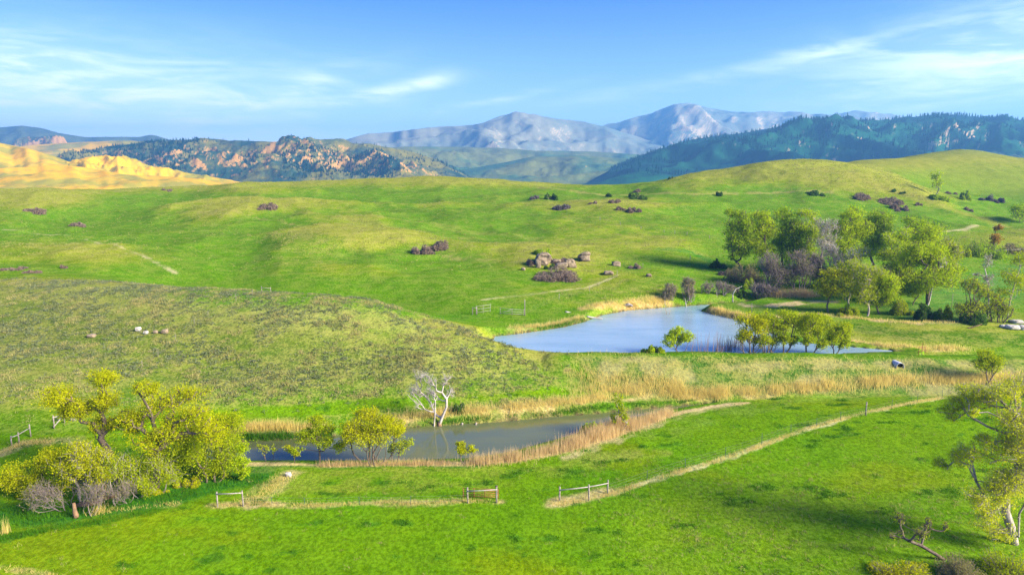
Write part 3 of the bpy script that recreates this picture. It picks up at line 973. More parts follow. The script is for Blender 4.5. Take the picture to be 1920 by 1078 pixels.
def tree(name, label, cat, base, lobes, leaf=None, bark=None, group=None, d=None, tips=90, dens=1.0, leaf_px=1.2, trunk=None, trunk_r=None, bf=0.35,
         roots=0, root_w=0.6, spread=0.21, rmin_px=0.20, deep=0.8, twig=0, lift=0.0, cap=26000, crown='crown', trunk_name='trunk'):
    p = world_at(base[0], base[1], d) if d else hit(*base)
    if d:
        p[2] = float(ground_z(p[0], p[1]))
    p[2] -= 0.12
    pm = depth_of(p)
    t = thing(name, label, cat, p, 0, group)
    if group == 'willows standing along the dam':
        lobes = lobes + [(base[0] - 11, base[1] - 26, 14, 11), (base[0] + 13, base[1] - 20, 13, 10)]
        tips += 30
    lobes = [(l_[0], l_[1], l_[2] * 1.14, l_[3] * 1.18) for l_ in lobes]
    area = np.array([max(l_[2], 3) * max(l_[3], 3) for l_ in lobes], float)
    u0, u1 = min(l_[0] - l_[2] for l_ in lobes), max(l_[0] + l_[2] for l_ in lobes)
    half = 0.5 * (u1 - u0) * pm
    tips = int(tips * 1.5)
    T, R = [], []
    for l_, ar in zip(lobes, area):
        k_ = max(3, int(round(tips * ar / area.sum())))
        q = rng.normal(size=(k_, 3))
        q /= np.linalg.norm(q, axis=1, keepdims=True)
        q[:, 2] = np.abs(q[:, 2]) * np.where(rng.random(k_) < 0.62, 1, -1.0)
        q *= (rng.random(k_) ** (1 / 2.0))[:, None]
        rx, rz = l_[2] * pm, l_[3] * pm
        yc = rng.uniform(-0.45, 0.45) * half * deep
        ctr = np.array(((l_[0] - base[0]) * pm, yc, (base[1] - l_[1]) * pm * 1.04 + 0.12))
        pts = ctr + q * np.array((rx, rx * 0.9, rz)) * 0.88
        pts[:, 2] = np.maximum(pts[:, 2], 0.25 + lift)
        T.append(pts)
        R.append(np.full(k_, math.sqrt(rx * rz)))
    T, R = np.concatenate(T), np.concatenate(R)
    hmax = T[:, 2].max()
    tr = [(0, 0, 0)]
    limbs_ = []
    if trunk and isinstance(trunk[0], list):
        limbs_, trunk = trunk[1:], trunk[0]
    if trunk:                                 # trunk traced as pixel points upward from the base
        for (u, v) in trunk:
            tr.append(((u - base[0]) * pm, rng.normal(0, 0.05) * half, (base[1] - v) * pm * 1.04))
    rts = []
    for i in range(roots):
        th = rng.uniform(0, 2 * math.pi)
        rts.append((math.cos(th) * root_w * rng.uniform(0.3, 1), math.sin(th) * root_w * rng.uniform(0.3, 1), 0))
    T0 = T
    PA, par = skeleton(T, tr, bf, rts, max(0.35, hmax / 14), [[((u - base[0]) * pm, rng.normal(0, 0.05) * half, (base[1] - v) * pm * 1.04) for u, v in l_] for l_ in limbs_])
    r = radii(PA, par, (trunk_r or hmax * 0.024) * 0.80, rmin_px * pm * PXT)
    e = np.where(par >= 0)[0]
    root = np.arange(len(PA))
    for i in range(len(PA)):
        if par[i] >= 0:
            root[i] = root[par[i]]
    comps = [c_ for c_ in np.unique(root[e])]
    for c_ in comps:
        ec = e[root[e] == c_]
        v, q = tubes(PA[par[ec]], PA[ec], np.minimum(r[par[ec]], r[ec] * 1.7), r[ec], 5)
        nm = trunk_name if len(comps) == 1 else 'stem'
        link(nm, mesh_np(nm, v, q, True), bark or M_bark, t)
    if twig:                                  # fine bare twigs at the branch ends
        c = np.repeat(T, twig, 0)
        n = len(c)
        dr = rng.normal(size=(n, 3)) + np.array((0, 0, 0.8))
        dr /= np.linalg.norm(dr, axis=1, keepdims=True)
        ln = np.repeat(R, twig) * rng.uniform(0.25, 0.6, n)
        st = c + rng.normal(size=(n, 3)) * (np.repeat(R, twig) * 0.10)[:, None]
        tv, tq = tubes(st, st + dr * ln[:, None], np.full(n, rmin_px * pm * PXT * 0.8), np.full(n, rmin_px * pm * PXT * 0.35), 3)
        link('twigs', mesh_np('twigs', tv, tq), bark or M_bark, t, kind='stuff')
    if leaf and dens > 0:
        nl = int(min(cap, 1.6 * dens * math.pi * area.sum()))
        i = rng.integers(0, len(T), nl)
        c = T[i] + rng.normal(size=(nl, 3)) * (R[i] * spread)[:, None] * np.array((1, 1, 0.75))
        c[:, 2] = np.maximum(c[:, 2], 0.12)
        lv, lf = leaf_tris(c, leaf_px * pm * PXT)
        link(crown, mesh_np(crown, lv, lf), leaf, t, kind='stuff')
    return t


def shrub(name, label, cat, u, v, w, h, leaf, group=None, n=None, d=None, twiggy=0.5, bark=None):
    """low bush: a rough dome of twigs and leaves, w by h photograph pixels"""
    p = world_at(u, v, d) if d else hit(u, v)
    if d:
        p[2] = float(ground_z(p[0], p[1]))
    pm = depth_of(p)
    W, H = w * pm * 0.55, h * pm * 0.70
    n = n or int(min(5000, 60 + 3.0 * w * h))
    sub = max(5, int(w / 4))
    cs = np.stack([rng.uniform(-0.72, 0.72, sub) * W, rng.uniform(-0.6, 0.6, sub) * W * 0.8], 1)
    hs = rng.uniform(0.30, 1.1, sub) * (1 - 0.45 * np.abs(cs[:, 0]) / W)
    i = rng.integers(0, sub, n)
    q = rng.normal(size=(n, 3))
    q /= np.linalg.norm(q, axis=1, keepdims=True)
    q *= (rng.random(n) ** 0.4)[:, None]
    q[:, 2] = np.abs(q[:, 2])
    rad = max(W * 0.30, 0.2)
    x, y = cs[i, 0] + q[:, 0] * rad, cs[i, 1] + q[:, 1] * rad
    gz = ground_z(p[0] + x, p[1] + y) - p[2]
    z = gz + q[:, 2] * hs[i] * H * 1.15
    c = np.stack([x, y, z], 1)
    lv, lf = leaf_tris(c, 1.25 * pm * PXT)
    t = thing(name, label, cat, p, 0, group)
    link('foliage', mesh_np('foliage', lv, lf), leaf, t, kind='stuff')
    k_ = int(n * 0.12 * twiggy) + 8
    j = rng.integers(0, n, k_)
    st = np.stack([c[j, 0] * 0.5, c[j, 1] * 0.5, gz[j] - 0.05], 1)
    tv, tq = tubes(st, c[j] + np.array((0, 0, 0.12 * H)), np.full(k_, 0.25 * pm * PXT), np.full(k_, 0.12 * pm * PXT), 3)
    link('stems', mesh_np('stems', tv, tq), bark or M_twig, t, kind='stuff')
    return t


M_bark = speckled('bark', (.055, .043, .036), (.16, .13, .10), 3.0)
M_greybark = speckled('grey_bark', (.15, .135, .12), (.33, .30, .27), 3.0)
M_palebark = speckled('pale_grey_bark', (.13, .12, .105), (.33, .305, .275), 3.0)
M_dead = speckled('bleached_wood', (.24, .225, .21), (.42, .395, .37), 2.0)
M_twig = speckled('grey_twigs', (.10, .085, .085), (.24, .20, .20), 2.0, island=True)
L_yel = leafy('yellow_green_leaves', (.53, .53, .006), (.27, .34, .008))
L_lime = leafy('lime_leaves', (.40, .46, .008), (.24, .34, .008))
L_sun = leafy('thin_lime_leaves', (.58, .60, .02), (.40, .48, .02), 0.6)
L_grn = leafy('spring_green_leaves', (.46, .56, .010), (.25, .39, .010))
L_mid = leafy('fresh_green_leaves', (.36, .50, .012), (.19, .32, .010))
L_dark = leafy('dark_green_leaves', (.09, .18, .02), (.04, .10, .015), 0.45)
L_olive = leafy('budding_olive_leaves', (.30, .28, .10), (.17, .165, .075))
L_rust = leafy('rust_buds', (.34, .17, .02), (.22, .18, .02))
L_plum = leafy('plum_brush', (.30, .23, .17), (.15, .12, .095), 0.4)
L_slate = leafy('slate_brush', (.20, .17, .18), (.10, .095, .10), 0.4)

# ---------------------------------------------------------------- willows and cottonwoods by the lower pond
LG = 'trees left of the lower pond'
tree('cottonwood', 'old cottonwood with forked dark limbs, leftmost tall crown above the fallen log', 'tree', (222, 905),
     [(150, 738, 34, 20), (205, 714, 30, 14), (226, 712, 18, 14), (135, 765, 18, 22), (178, 765, 40, 22), (225, 745, 24, 18), (240, 795, 26, 22), (200, 800, 26, 18)],
     L_yel, M_bark, LG, trunk=[(219, 880), (211, 850), (200, 820), (205, 790)], tips=150, dens=0.85, bf=0.25, trunk_r=0.42)
tree('cottonwood', 'broad cottonwood with a thick dark trunk, highest crown right of the forked one', 'tree', (292, 915),
     [(318, 722, 30, 12), (272, 735, 20, 14), (345, 752, 40, 20), (385, 768, 34, 22), (420, 795, 24, 28), (300, 775, 40, 26), (252, 800, 28, 28), (345, 800, 42, 30), (395, 820, 36, 26), (305, 820, 36, 20)],
     L_yel, M_bark, LG, trunk=[(296, 890), (300, 860), (301, 835), (308, 805)], tips=210, dens=0.85, bf=0.25, trunk_r=0.55)
tree('willow', 'sprawling willow at the left edge of the photo, crown drooping over dark grass', 'tree', (118, 930),
     [(38, 888, 34, 20), (95, 862, 36, 16), (55, 912, 34, 16), (130, 858, 30, 16), (18, 905, 18, 22), (90, 890, 30, 16)], L_yel, M_bark, LG, tips=110, dens=0.75, bf=0.3, trunk=[(112, 915), (100, 900)])
tree('willow', 'rounded willow over the fallen log, grey twigs below its yellow crown', 'tree', (168, 940),
     [(170, 838, 32, 14), (194, 850, 36, 18), (150, 870, 34, 18), (200, 880, 28, 20), (130, 900, 26, 20)], L_yel, M_greybark, LG, tips=130, dens=0.7, bf=0.6, roots=5, root_w=2.0, twig=3)
tree('willow', 'low willow with budding branches in front of the broad cottonwood', 'tree', (262, 932),
     [(240, 865, 34, 20), (290, 868, 40, 20), (262, 898, 32, 16), (312, 896, 28, 18), (285, 915, 20, 12)], L_lime, M_greybark, LG, tips=120, dens=0.6, bf=0.6, roots=5, root_w=2.2, twig=3)
tree('willow', 'golden green willow at the right end of the left grove, beside the pond', 'tree', (388, 905),
     [(420, 838, 34, 34), (392, 800, 32, 18), (350, 862, 36, 30), (432, 800, 22, 24), (405, 875, 36, 26), (370, 830, 36, 26)], L_lime, M_bark, LG, tips=150, dens=0.85, bf=0.5, roots=4, root_w=1.6)
tree('willow', 'tangled grey willow thicket, nearly leafless, behind the fallen log', 'shrub', (185, 945),
     [(110, 915, 34, 22), (160, 905, 34, 24), (205, 910, 30, 22), (240, 915, 26, 18)], L_olive, M_twig, None, tips=170, dens=0.12, bf=0.8, roots=9, root_w=3.2, twig=5, rmin_px=0.2)
shrub('shrub', 'bright yellow shrub under the right side of the broad cottonwood', 'shrub', 350, 912, 46, 28, L_yel)
shrub('shrub', 'small yellow shrub low in front of the left grove', 'shrub', 300, 926, 34, 16, L_yel)
tree('sapling', 'slim green sapling just right of the left grove', 'tree', (453, 900), [(455, 845, 12, 16), (452, 868, 16, 16), (458, 885, 14, 10)], L_grn, M_bark, tips=40, bf=0.3)
SH = 'willows on the near shore of the lower pond'
tree('sapling', 'thin bare sapling standing in front of the water, two leaning stems', 'tree', (498, 866), [(486, 838, 6, 8), (514, 842, 6, 10), (498, 842, 10, 10)], L_lime, M_bark, tips=24, dens=0.25, bf=0.8, roots=2, root_w=1.0)
tree('sapling', 'small yellow tufted sapling left of the round willows', 'tree', (553, 867), [(544, 838, 8, 7), (556, 848, 8, 8)], L_yel, M_bark, tips=20, dens=0.8, bf=0.6)
tree('willow', 'upright green willow with one dark stem on the near pond shore', 'tree', (600, 868),
     [(592, 797, 22, 10), (602, 808, 26, 10), (578, 826, 26, 9), (618, 826, 20, 9), (560, 838, 14, 7), (640, 836, 12, 12), (575, 815, 18, 8)], L_lime, M_bark, SH, tips=100, dens=0.9, bf=0.4, trunk=[(599, 845), (597, 822)], trunk_r=0.14, roots=3, root_w=0.9)
tree('willow', 'dome shaped yellow willow with a fan of dark stems on the near pond shore', 'tree', (696, 868),
     [(690, 786, 34, 9), (665, 800, 22, 16), (716, 795, 34, 13), (738, 803, 20, 14), (695, 812, 46, 13), (654, 820, 14, 12), (745, 815, 12, 12)], L_yel, M_bark, SH, tips=200, dens=1.1, bf=0.75, roots=9, root_w=1.3, twig=1)
tree('willow', 'faint thin leaved willow against the water, right of the dome willow', 'tree', (738, 867), [(752, 838, 18, 14), (766, 832, 10, 10), (735, 846, 10, 10)], L_lime, M_bark, None, tips=50, dens=0.45, bf=0.6, roots=2)
tree('sapling', 'lone bright yellow sapling among dry reeds on the near pond shore', 'tree', (872, 871), [(862, 832, 10, 7), (886, 840, 10, 7), (868, 842, 14, 8)], L_yel, M_bark, tips=36, dens=1.1, bf=0.4)
shrub('shrub', 'tiny yellow shrub showing above the pond reeds', 'shrub', 957, 843, 20, 14, L_yel)
shrub('shrub', 'dark green bush standing in the reeds at the pond end', 'shrub', 1108, 808, 46, 26, L_mid)
tree('sapling', 'slender pale sapling among reeds at the narrow pond end', 'tree', (1160, 806), [(1156, 746, 9, 10), (1162, 768, 8, 14), (1172, 782, 8, 12), (1150, 785, 8, 10)], L_lime, M_greybark, tips=40, dens=0.6, bf=0.4)
tree('dead_tree', 'bleached leafless dead tree on the far bank of the lower pond', 'tree', (823, 799),
     [(793, 705, 16, 12), (778, 735, 16, 16), (812, 712, 14, 12), (836, 715, 12, 14), (848, 742, 9, 12), (806, 745, 14, 16), (785, 755, 10, 10)], None, M_dead, None, trunk=[(829, 782), (838, 762), (838, 748), (830, 735)], tips=110, bf=0.45, twig=10, trunk_r=0.26, rmin_px=0.07)
tree('dead_tree', 'thin grey dead stem beside the bleached tree trunk', 'tree', (814, 800), [(816, 745, 6, 14), (810, 765, 8, 8)], None, M_dead, None, trunk=[(816, 775), (817, 755)], tips=16, bf=0.2, twig=2, trunk_r=0.13)
shrub('shrub', 'grey green brush right behind the bleached dead tree', 'shrub', 858, 772, 34, 26, L_dark)
tree('sapling', 'young tree with two bare stems at the right end of the dry reeds', 'tree', (1852, 720), [(1843, 668, 20, 9), (1862, 688, 16, 14), (1830, 682, 14, 12), (1852, 676, 18, 12)], L_lime, M_bark, tips=60, dens=0.9, bf=0.7, roots=2, root_w=0.7)

# ---------------------------------------------------------------- near trees at the lower right
tree('cottonwood', 'large sparse cottonwood with pale peeling limbs in the lower right corner', 'tree', (1900, 1032),
     [(1795, 780, 24, 18), (1832, 742, 34, 18), (1880, 742, 36, 22), (1845, 790, 40, 28), (1900, 800, 40, 34), (1802, 832, 18, 16), (1850, 850, 40, 30), (1908, 870, 40, 34), (1806, 885, 18, 18), (1832, 920, 26, 24), (1882, 940, 36, 30), (1930, 755, 26, 22), (1940, 820, 30, 30), (1945, 890, 30, 30), (1820, 770, 36, 20), (1775, 800, 22, 16), (1792, 748, 24, 14), (1768, 772, 14, 10), (1785, 860, 26, 18), (1776, 900, 16, 14), (1800, 930, 24, 18), (1825, 962, 30, 18), (1850, 1000, 32, 18), (1865, 800, 30, 26), (1860, 900, 30, 26)],
     L_sun, M_palebark, None, d=58, cap=48000, trunk=[[(1890, 1000), (1878, 970), (1880, 935), (1887, 902), (1889, 860), (1888, 828), (1880, 790)], [(1893, 1015), (1862, 990), (1846, 962), (1835, 944), (1818, 912), (1800, 888)], [(1899, 1012), (1906, 975), (1916, 935), (1918, 880), (1908, 830)], [(1888, 865), (1868, 838), (1850, 818), (1818, 806), (1790, 790)]], tips=620, dens=2.6, leaf_px=1.25, bf=0.3, trunk_r=0.5, twig=7, rmin_px=0.13, roots=0)
tree('fallen_limb', 'dark bare fallen limb with forked tips left of the corner cottonwood', 'branch', (1772, 1064), [(1660, 1012, 8, 6), (1690, 996, 12, 12), (1712, 1010, 14, 12), (1740, 1004, 8, 14), (1768, 1004, 6, 12), (1690, 1024, 14, 6)], L_lime, M_bark, None, d=55.5,
     trunk=[(1750, 1050), (1725, 1036), (1700, 1026)], tips=70, dens=0.15, bf=0.2, trunk_r=0.2, twig=5)
BR = 'bushes at the foot of the corner cottonwood'
shrub('shrub', 'yellow green bush lowest beside the bare fallen limb', 'shrub', 1690, 1090, 110, 40, L_yel, BR, d=53.5)
shrub('shrub', 'greyish budding bush on the bottom edge between limb and cottonwood trunk', 'shrub', 1800, 1096, 90, 60, L_olive, BR, d=53)
shrub('shrub', 'dense bright green bush at the foot of the corner cottonwood', 'shrub', 1890, 1090, 110, 62, L_lime, BR, d=53.5)

# ---------------------------------------------------------------- willows on the dam and the grove beyond the upper pond
DW = 'willows standing along the dam'
shrub('willow_bush', 'bright green willow bush on the dam, left end of the row', 'shrub', 1224, 660, 42, 20, L_grn, d=115.4)
tree('willow', 'small bright green willow with open crown, second from the left on the dam', 'tree', (1272, 661), [(1268, 622, 16, 8), (1288, 632, 12, 10), (1250, 640, 12, 10), (1275, 640, 16, 10)], L_grn, M_bark, DW, d=115.6, tips=60, dens=0.8, bf=0.7, roots=3, root_w=1.0)
tree('willow', 'yellow green willow with slanting dark stems, first after the bare shoots', 'tree', (1408, 660), [(1404, 602, 22, 14), (1390, 622, 14, 12), (1420, 610, 18, 14)], L_yel, M_bark, DW, d=115.6, tips=70, dens=0.9, bf=0.8, roots=5, root_w=1.6)
tree('willow', 'willow on the dam with close upright stems and a flat lime crown', 'tree', (1442, 660), [(1436, 598, 20, 12), (1450, 612, 16, 12), (1425, 615, 14, 10)], L_lime, M_bark, DW, d=115.6, tips=60, dens=0.95, bf=0.8, roots=4, root_w=1.3)
tree('willow', 'tallest willow in the middle of the dam row', 'tree', (1478, 660), [(1476, 596, 24, 14), (1496, 602, 18, 14), (1466, 612, 16, 12)], L_lime, M_bark, DW, d=115.6, tips=80, dens=0.95, bf=0.75, roots=4, root_w=1.4)
tree('willow', 'bushy willow with a web of thin branches near the right of the dam row', 'tree', (1522, 660), [(1518, 594, 22, 10), (1508, 614, 18, 14), (1540, 602, 20, 12), (1530, 620, 18, 12)], L_lime, M_bark, DW, d=115.6, tips=90, dens=0.9, bf=0.7, roots=4, root_w=1.2)
tree('willow', 'rightmost willow of the dam row, one stem leaning right', 'tree', (1567, 658), [(1576, 608, 18, 10), (1562, 618, 16, 12), (1588, 620, 10, 10)], L_lime, M_bark, DW, d=115.6, tips=50, dens=0.9, bf=0.6, roots=2)
GV = 'cottonwoods in the grove beyond the upper pond'
def cw(label, base, lobes, leaf, d, bark=None, **k):
    lo_, hi_ = min(l_[0] - l_[2] for l_ in lobes), max(l_[0] + l_[2] for l_ in lobes)
    vb_ = max(l_[1] for l_ in lobes)
    lobes = lobes + [((lo_ + hi_) / 2 + 4, min(vb_ + 14, base[1] - 26), (hi_ - lo_) * 0.36, 18), ((lo_ * .4 + hi_ * .6), (vb_ + lobes[0][1]) / 2, (hi_ - lo_) * 0.36, 20)]
    tree('cottonwood', label, 'tree', base, lobes, leaf, bark or M_bark, GV, d=d, **dict(dict(tips=100, dens=0.66, bf=0.25, twig=4), **k))
cw('leftmost tall cottonwood at the back of the grove', (1392, 512), [(1372, 408, 20, 12), (1362, 438, 14, 22), (1392, 425, 22, 22), (1375, 460, 20, 20)], L_mid, 196)
cw('tall cottonwood with a dark leaning trunk, second from the left at the back', (1440, 512), [(1422, 408, 20, 14), (1432, 438, 22, 24), (1412, 455, 16, 20)], L_grn, 194, trunk=[(1436, 480), (1428, 445)])
cw('full green cottonwood with a straight trunk behind the grey thicket', (1466, 512), [(1460, 410, 20, 14), (1476, 440, 24, 26), (1458, 462, 20, 20), (1488, 465, 18, 18)], L_mid, 197, trunk=[(1464, 470)])
cw('cottonwood left of the bleached bare tree, pale fork showing in its crown', (1508, 515), [(1508, 408, 20, 12), (1500, 440, 22, 24), (1525, 435, 16, 22), (1512, 470, 20, 16)], L_grn, 193, M_greybark, trunk=[(1506, 470), (1510, 450)])
tree('dead_tree', 'bleached bare tree rising inside the green grove', 'tree', (1536, 510), [(1534, 408, 10, 12), (1546, 420, 18, 18), (1556, 440, 14, 14), (1538, 445, 16, 16)], L_olive, M_dead, None, d=186, trunk=[(1538, 480), (1540, 455)], tips=90, dens=0.12, bf=0.25, twig=5, trunk_r=0.3)
cw('wide topped cottonwood right of the bleached bare tree', (1585, 515), [(1592, 404, 26, 12), (1574, 432, 20, 24), (1604, 436, 24, 22), (1580, 460, 20, 16)], L_grn, 192)
cw('dark full cottonwood at the back, centre of the grove', (1640, 520), [(1632, 422, 26, 14), (1650, 430, 22, 18), (1626, 455, 22, 20), (1652, 460, 20, 18)], L_mid, 195)
cw('cottonwood at the back right of the grove with grey twigs in its top', (1706, 520), [(1700, 424, 22, 14), (1726, 436, 22, 16), (1744, 455, 18, 16), (1704, 450, 20, 16)], L_mid, 190)
cw('rounded cottonwood with pale upper limbs in the middle rank of the grove', (1682, 552), [(1668, 452, 24, 14), (1694, 452, 22, 18), (1656, 480, 20, 18), (1692, 488, 22, 16), (1676, 510, 18, 14)], L_grn, 170, M_greybark, trunk=[(1682, 520), (1680, 490)])
cw('spreading cottonwood with a stout dark trunk at the right of the grove', (1739, 574), [(1700, 478, 26, 16), (1738, 452, 30, 18), (1720, 500, 30, 14), (1690, 512, 18, 12), (1772, 510, 18, 10), (1752, 480, 22, 20), (1722, 470, 24, 16)], L_grn, 157, trunk=[(1738, 558), (1735, 545), (1737, 535)], trunk_r=0.55, tips=150, bf=0.15, dens=0.9)
tree('dead_limb', 'white dead limb rising out of the spreading cottonwood', 'tree', (1742, 545), [(1760, 466, 8, 8), (1752, 480, 6, 10), (1768, 470, 5, 8)], None, M_dead, None, d=156, trunk=[(1745, 535), (1746, 515), (1752, 496), (1756, 480)], tips=24, bf=0.2, twig=3, trunk_r=0.22)
cw('open crowned cottonwood with leaning twin stems near the front of the grove', (1626, 594), [(1616, 518, 24, 20), (1600, 508, 14, 14), (1608, 545, 20, 16)], L_lime, 146, M_greybark, dens=0.6, roots=2, root_w=1.5, bf=0.4)
cw('young cottonwood on two slim trunks in front of the grove', (1652, 592), [(1650, 526, 24, 14), (1638, 548, 18, 12), (1668, 545, 14, 12), (1652, 550, 18, 14)], L_grn, 147, dens=0.9, roots=2, root_w=0.7, bf=0.4)
cw('lime crowned cottonwood in front of the bent white limb', (1592, 566), [(1580, 508, 22, 16), (1602, 500, 18, 16), (1594, 530, 20, 14)], L_lime, 158, M_greybark, dens=0.65)
cw('low spreading cottonwood between the pale limbed one and the stout one', (1712, 572), [(1706, 528, 22, 14), (1724, 540, 16, 12), (1694, 545, 16, 12)], L_grn, 156, dens=0.75)
cw('feathery cottonwood behind the two slim trunks', (1664, 568), [(1664, 512, 22, 16), (1646, 524, 16, 14), (1680, 530, 16, 14)], L_lime, 160, M_greybark, dens=0.65)
cw('loose crowned cottonwood at the right end of the grove, before the hedge', (1775, 540), [(1770, 462, 18, 14), (1786, 480, 16, 14), (1772, 500, 16, 12)], L_lime, 178, M_greybark, dens=0.6)
tree('thicket', 'grey leafless thicket at the back, between two green crowns', 'shrub', (1560, 540), [(1556, 480, 16, 16), (1568, 500, 18, 16)], L_olive, M_dead, None, d=178, tips=90, dens=0.15, bf=0.6, roots=5, root_w=1.6, twig=6)
tree('willow', 'yellow topped willow with a dark forked base left of the twin stemmed tree', 'tree', (1553, 588), [(1548, 518, 20, 10), (1568, 518, 14, 10), (1536, 538, 14, 14), (1562, 542, 20, 14), (1548, 552, 18, 10)], L_yel, M_bark, None, tips=110, dens=0.8, bf=0.5, roots=4, root_w=1.2, twig=2, d=149)
tree('willow', 'bleached bare willow with a bent white limb in the grove centre', 'tree', (1608, 545), [(1600, 480, 20, 14), (1590, 495, 16, 16), (1622, 475, 12, 10)], L_lime, M_dead, None, d=172, tips=80, dens=0.3, bf=0.3, twig=4, trunk_r=0.22)
shrub('shrub', 'rounded olive bush at the left foot of the grove', 'shrub', 1394, 525, 74, 58, L_olive, d=184, n=3200)
TG = 'leafless grey thickets at the foot of the grove'
for lab, b, lo, dd in (('pale grey leafless thicket left of the plum coloured one', (1448, 548), [(1442, 505, 22, 18), (1452, 525, 24, 18)], 176),
                       ('dark plum leafless thicket behind the tan reed patch', (1500, 550), [(1496, 495, 20, 16), (1508, 515, 26, 20), (1485, 525, 22, 16)], 174),
                       ('tall grey leafless thicket below the bleached bare tree', (1530, 545), [(1528, 500, 16, 18), (1535, 525, 18, 16)], 177),
                       ('low grey thicket at the water edge of the upper pond', (1432, 562), [(1425, 545, 18, 12), (1440, 548, 16, 12)], 167)):
    tree('thicket', lab, 'shrub', b, lo, L_olive, M_twig, TG, d=dd, tips=120, dens=0.18, bf=0.8, roots=8, root_w=2.4, twig=6, rmin_px=0.2)
GB = 'green bushes around the grove'
for lab, u, v, w, h, lf, dd in (('round bright green bush at the pond side of the thickets', 1404, 535, 34, 28, L_grn, 175), ('dark red brown bush at the left edge of the grove', 1364, 512, 34, 16, L_plum, 192),
                                ('dark green low bush left of the red brown one', 1345, 498, 34, 20, L_dark, 203), ('full lime bush between the twin trunks and the stout trunk', 1692, 596, 50, 42, L_lime, 147),
                                ('dark green bush below the stout cottonwood trunk', 1735, 603, 44, 40, L_dark, 141), ('slim pale green bush right of the dark green one', 1770, 604, 30, 42, L_lime, 141),
                                ('low bright bush left of the twin stemmed cottonwood', 1586, 594, 44, 26, L_lime, 147), ('dark bush behind the curved white snag', 1388, 565, 22, 26, L_dark, 168),
                                ('yellow green bush in the middle of the grove', 1552, 520, 36, 36, L_lime, 176), ('pale bush behind the tan reeds, right of the plum thicket', 1560, 548, 30, 24, L_olive, 170)):
    shrub('bush', lab, 'shrub', u, v, w, h, lf, GB, d=dd)
PB = 'grey brush along the far shore of the upper pond'
tree('brush', 'grey green brush at the left of the far shore', 'shrub', (1256, 572), [(1255, 552, 12, 10), (1250, 562, 12, 8)], L_olive, M_twig, PB, tips=70, dens=0.6, bf=0.9, roots=6, root_w=1.5, twig=4, d=162)
tree('brush', 'tall grey brush beside the white snag on the far shore', 'shrub', (1290, 570), [(1288, 540, 12, 14), (1292, 556, 12, 10)], L_olive, M_twig, PB, tips=70, dens=0.5, bf=0.9, roots=6, root_w=1.5, twig=4, d=163)
tree('brush', 'low bare brush at the far right of the upper pond', 'shrub', (1345, 566), [(1325, 552, 14, 8), (1350, 552, 16, 9), (1370, 556, 12, 8)], L_olive, M_twig, PB, tips=80, dens=0.15, bf=0.9, roots=8, root_w=4, twig=5, d=167)
RT = 'brushy trees at the right edge beyond the pond'
tree('shrub', 'dark tangled bush with sparse leaves, left of the leaning pale poplar', 'shrub', (1812, 613), [(1800, 590, 18, 14), (1822, 588, 20, 16), (1810, 550, 18, 16), (1835, 560, 14, 14)], L_lime, M_bark, RT, tips=120, dens=0.42, bf=0.7, roots=6, root_w=1.6, twig=3, d=138)
shrub('bush', 'very dark bush under the tangled right edge trees', 'shrub', 1825, 616, 60, 34, L_dark, None, d=137)
tree('shrub', 'tangled grey bush with driftwood at its foot on the right edge', 'shrub', (1870, 614), [(1862, 592, 22, 14), (1880, 590, 16, 14), (1858, 570, 12, 12)], L_lime, M_bark, RT, tips=110, dens=0.42, bf=0.7, roots=6, root_w=1.8, twig=3, d=138)
tree('poplar', 'leaning pale poplar, almost leafless, on the right edge', 'tree', (1852, 600), [(1834, 498, 9, 14), (1842, 530, 10, 12), (1820, 522, 10, 5), (1850, 555, 8, 10)], L_olive, M_dead, RT, d=142, trunk=[(1850, 570), (1844, 535), (1836, 508)], tips=50, dens=0.12, bf=0.15, twig=4, trunk_r=0.17)
tree('poplar', 'thin yellow leaved poplar at the right edge of the photo', 'tree', (1888, 600), [(1905, 495, 22, 16), (1885, 525, 20, 18), (1912, 535, 18, 20), (1880, 555, 16, 14)], L_lime, M_greybark, RT, d=142, trunk=[(1890, 565), (1896, 525), (1902, 505)], tips=80, dens=0.42, bf=0.2, trunk_r=0.17)
shrub('bush', 'broad dark bush on the slope above the right meadow', 'shrub', 1842, 482, 80, 38, L_mid, None, d=222)
tree('small_tree', 'rust tinged small tree above the dark bush on the right slope', 'tree', (1862, 478), [(1866, 432, 7, 7), (1860, 450, 10, 10)], L_rust, M_bark, None, d=224, tips=30, dens=1.0, bf=0.4)
shrub('bush', 'pale green bush at the left end of the right slope hedge', 'shrub', 1796, 486, 34, 28, L_lime, None, d=220)
shrub('bush', 'grey brown brush on the right slope beside the small fence', 'shrub', 1900, 476, 50, 22, L_olive, None, d=226)
tree('small_tree', 'dark green spreading tree at the right edge above the meadow', 'tree', (1912, 418), [(1902, 398, 14, 12), (1922, 396, 16, 14)], L_mid, M_bark, None, tips=50, bf=0.6, roots=2)

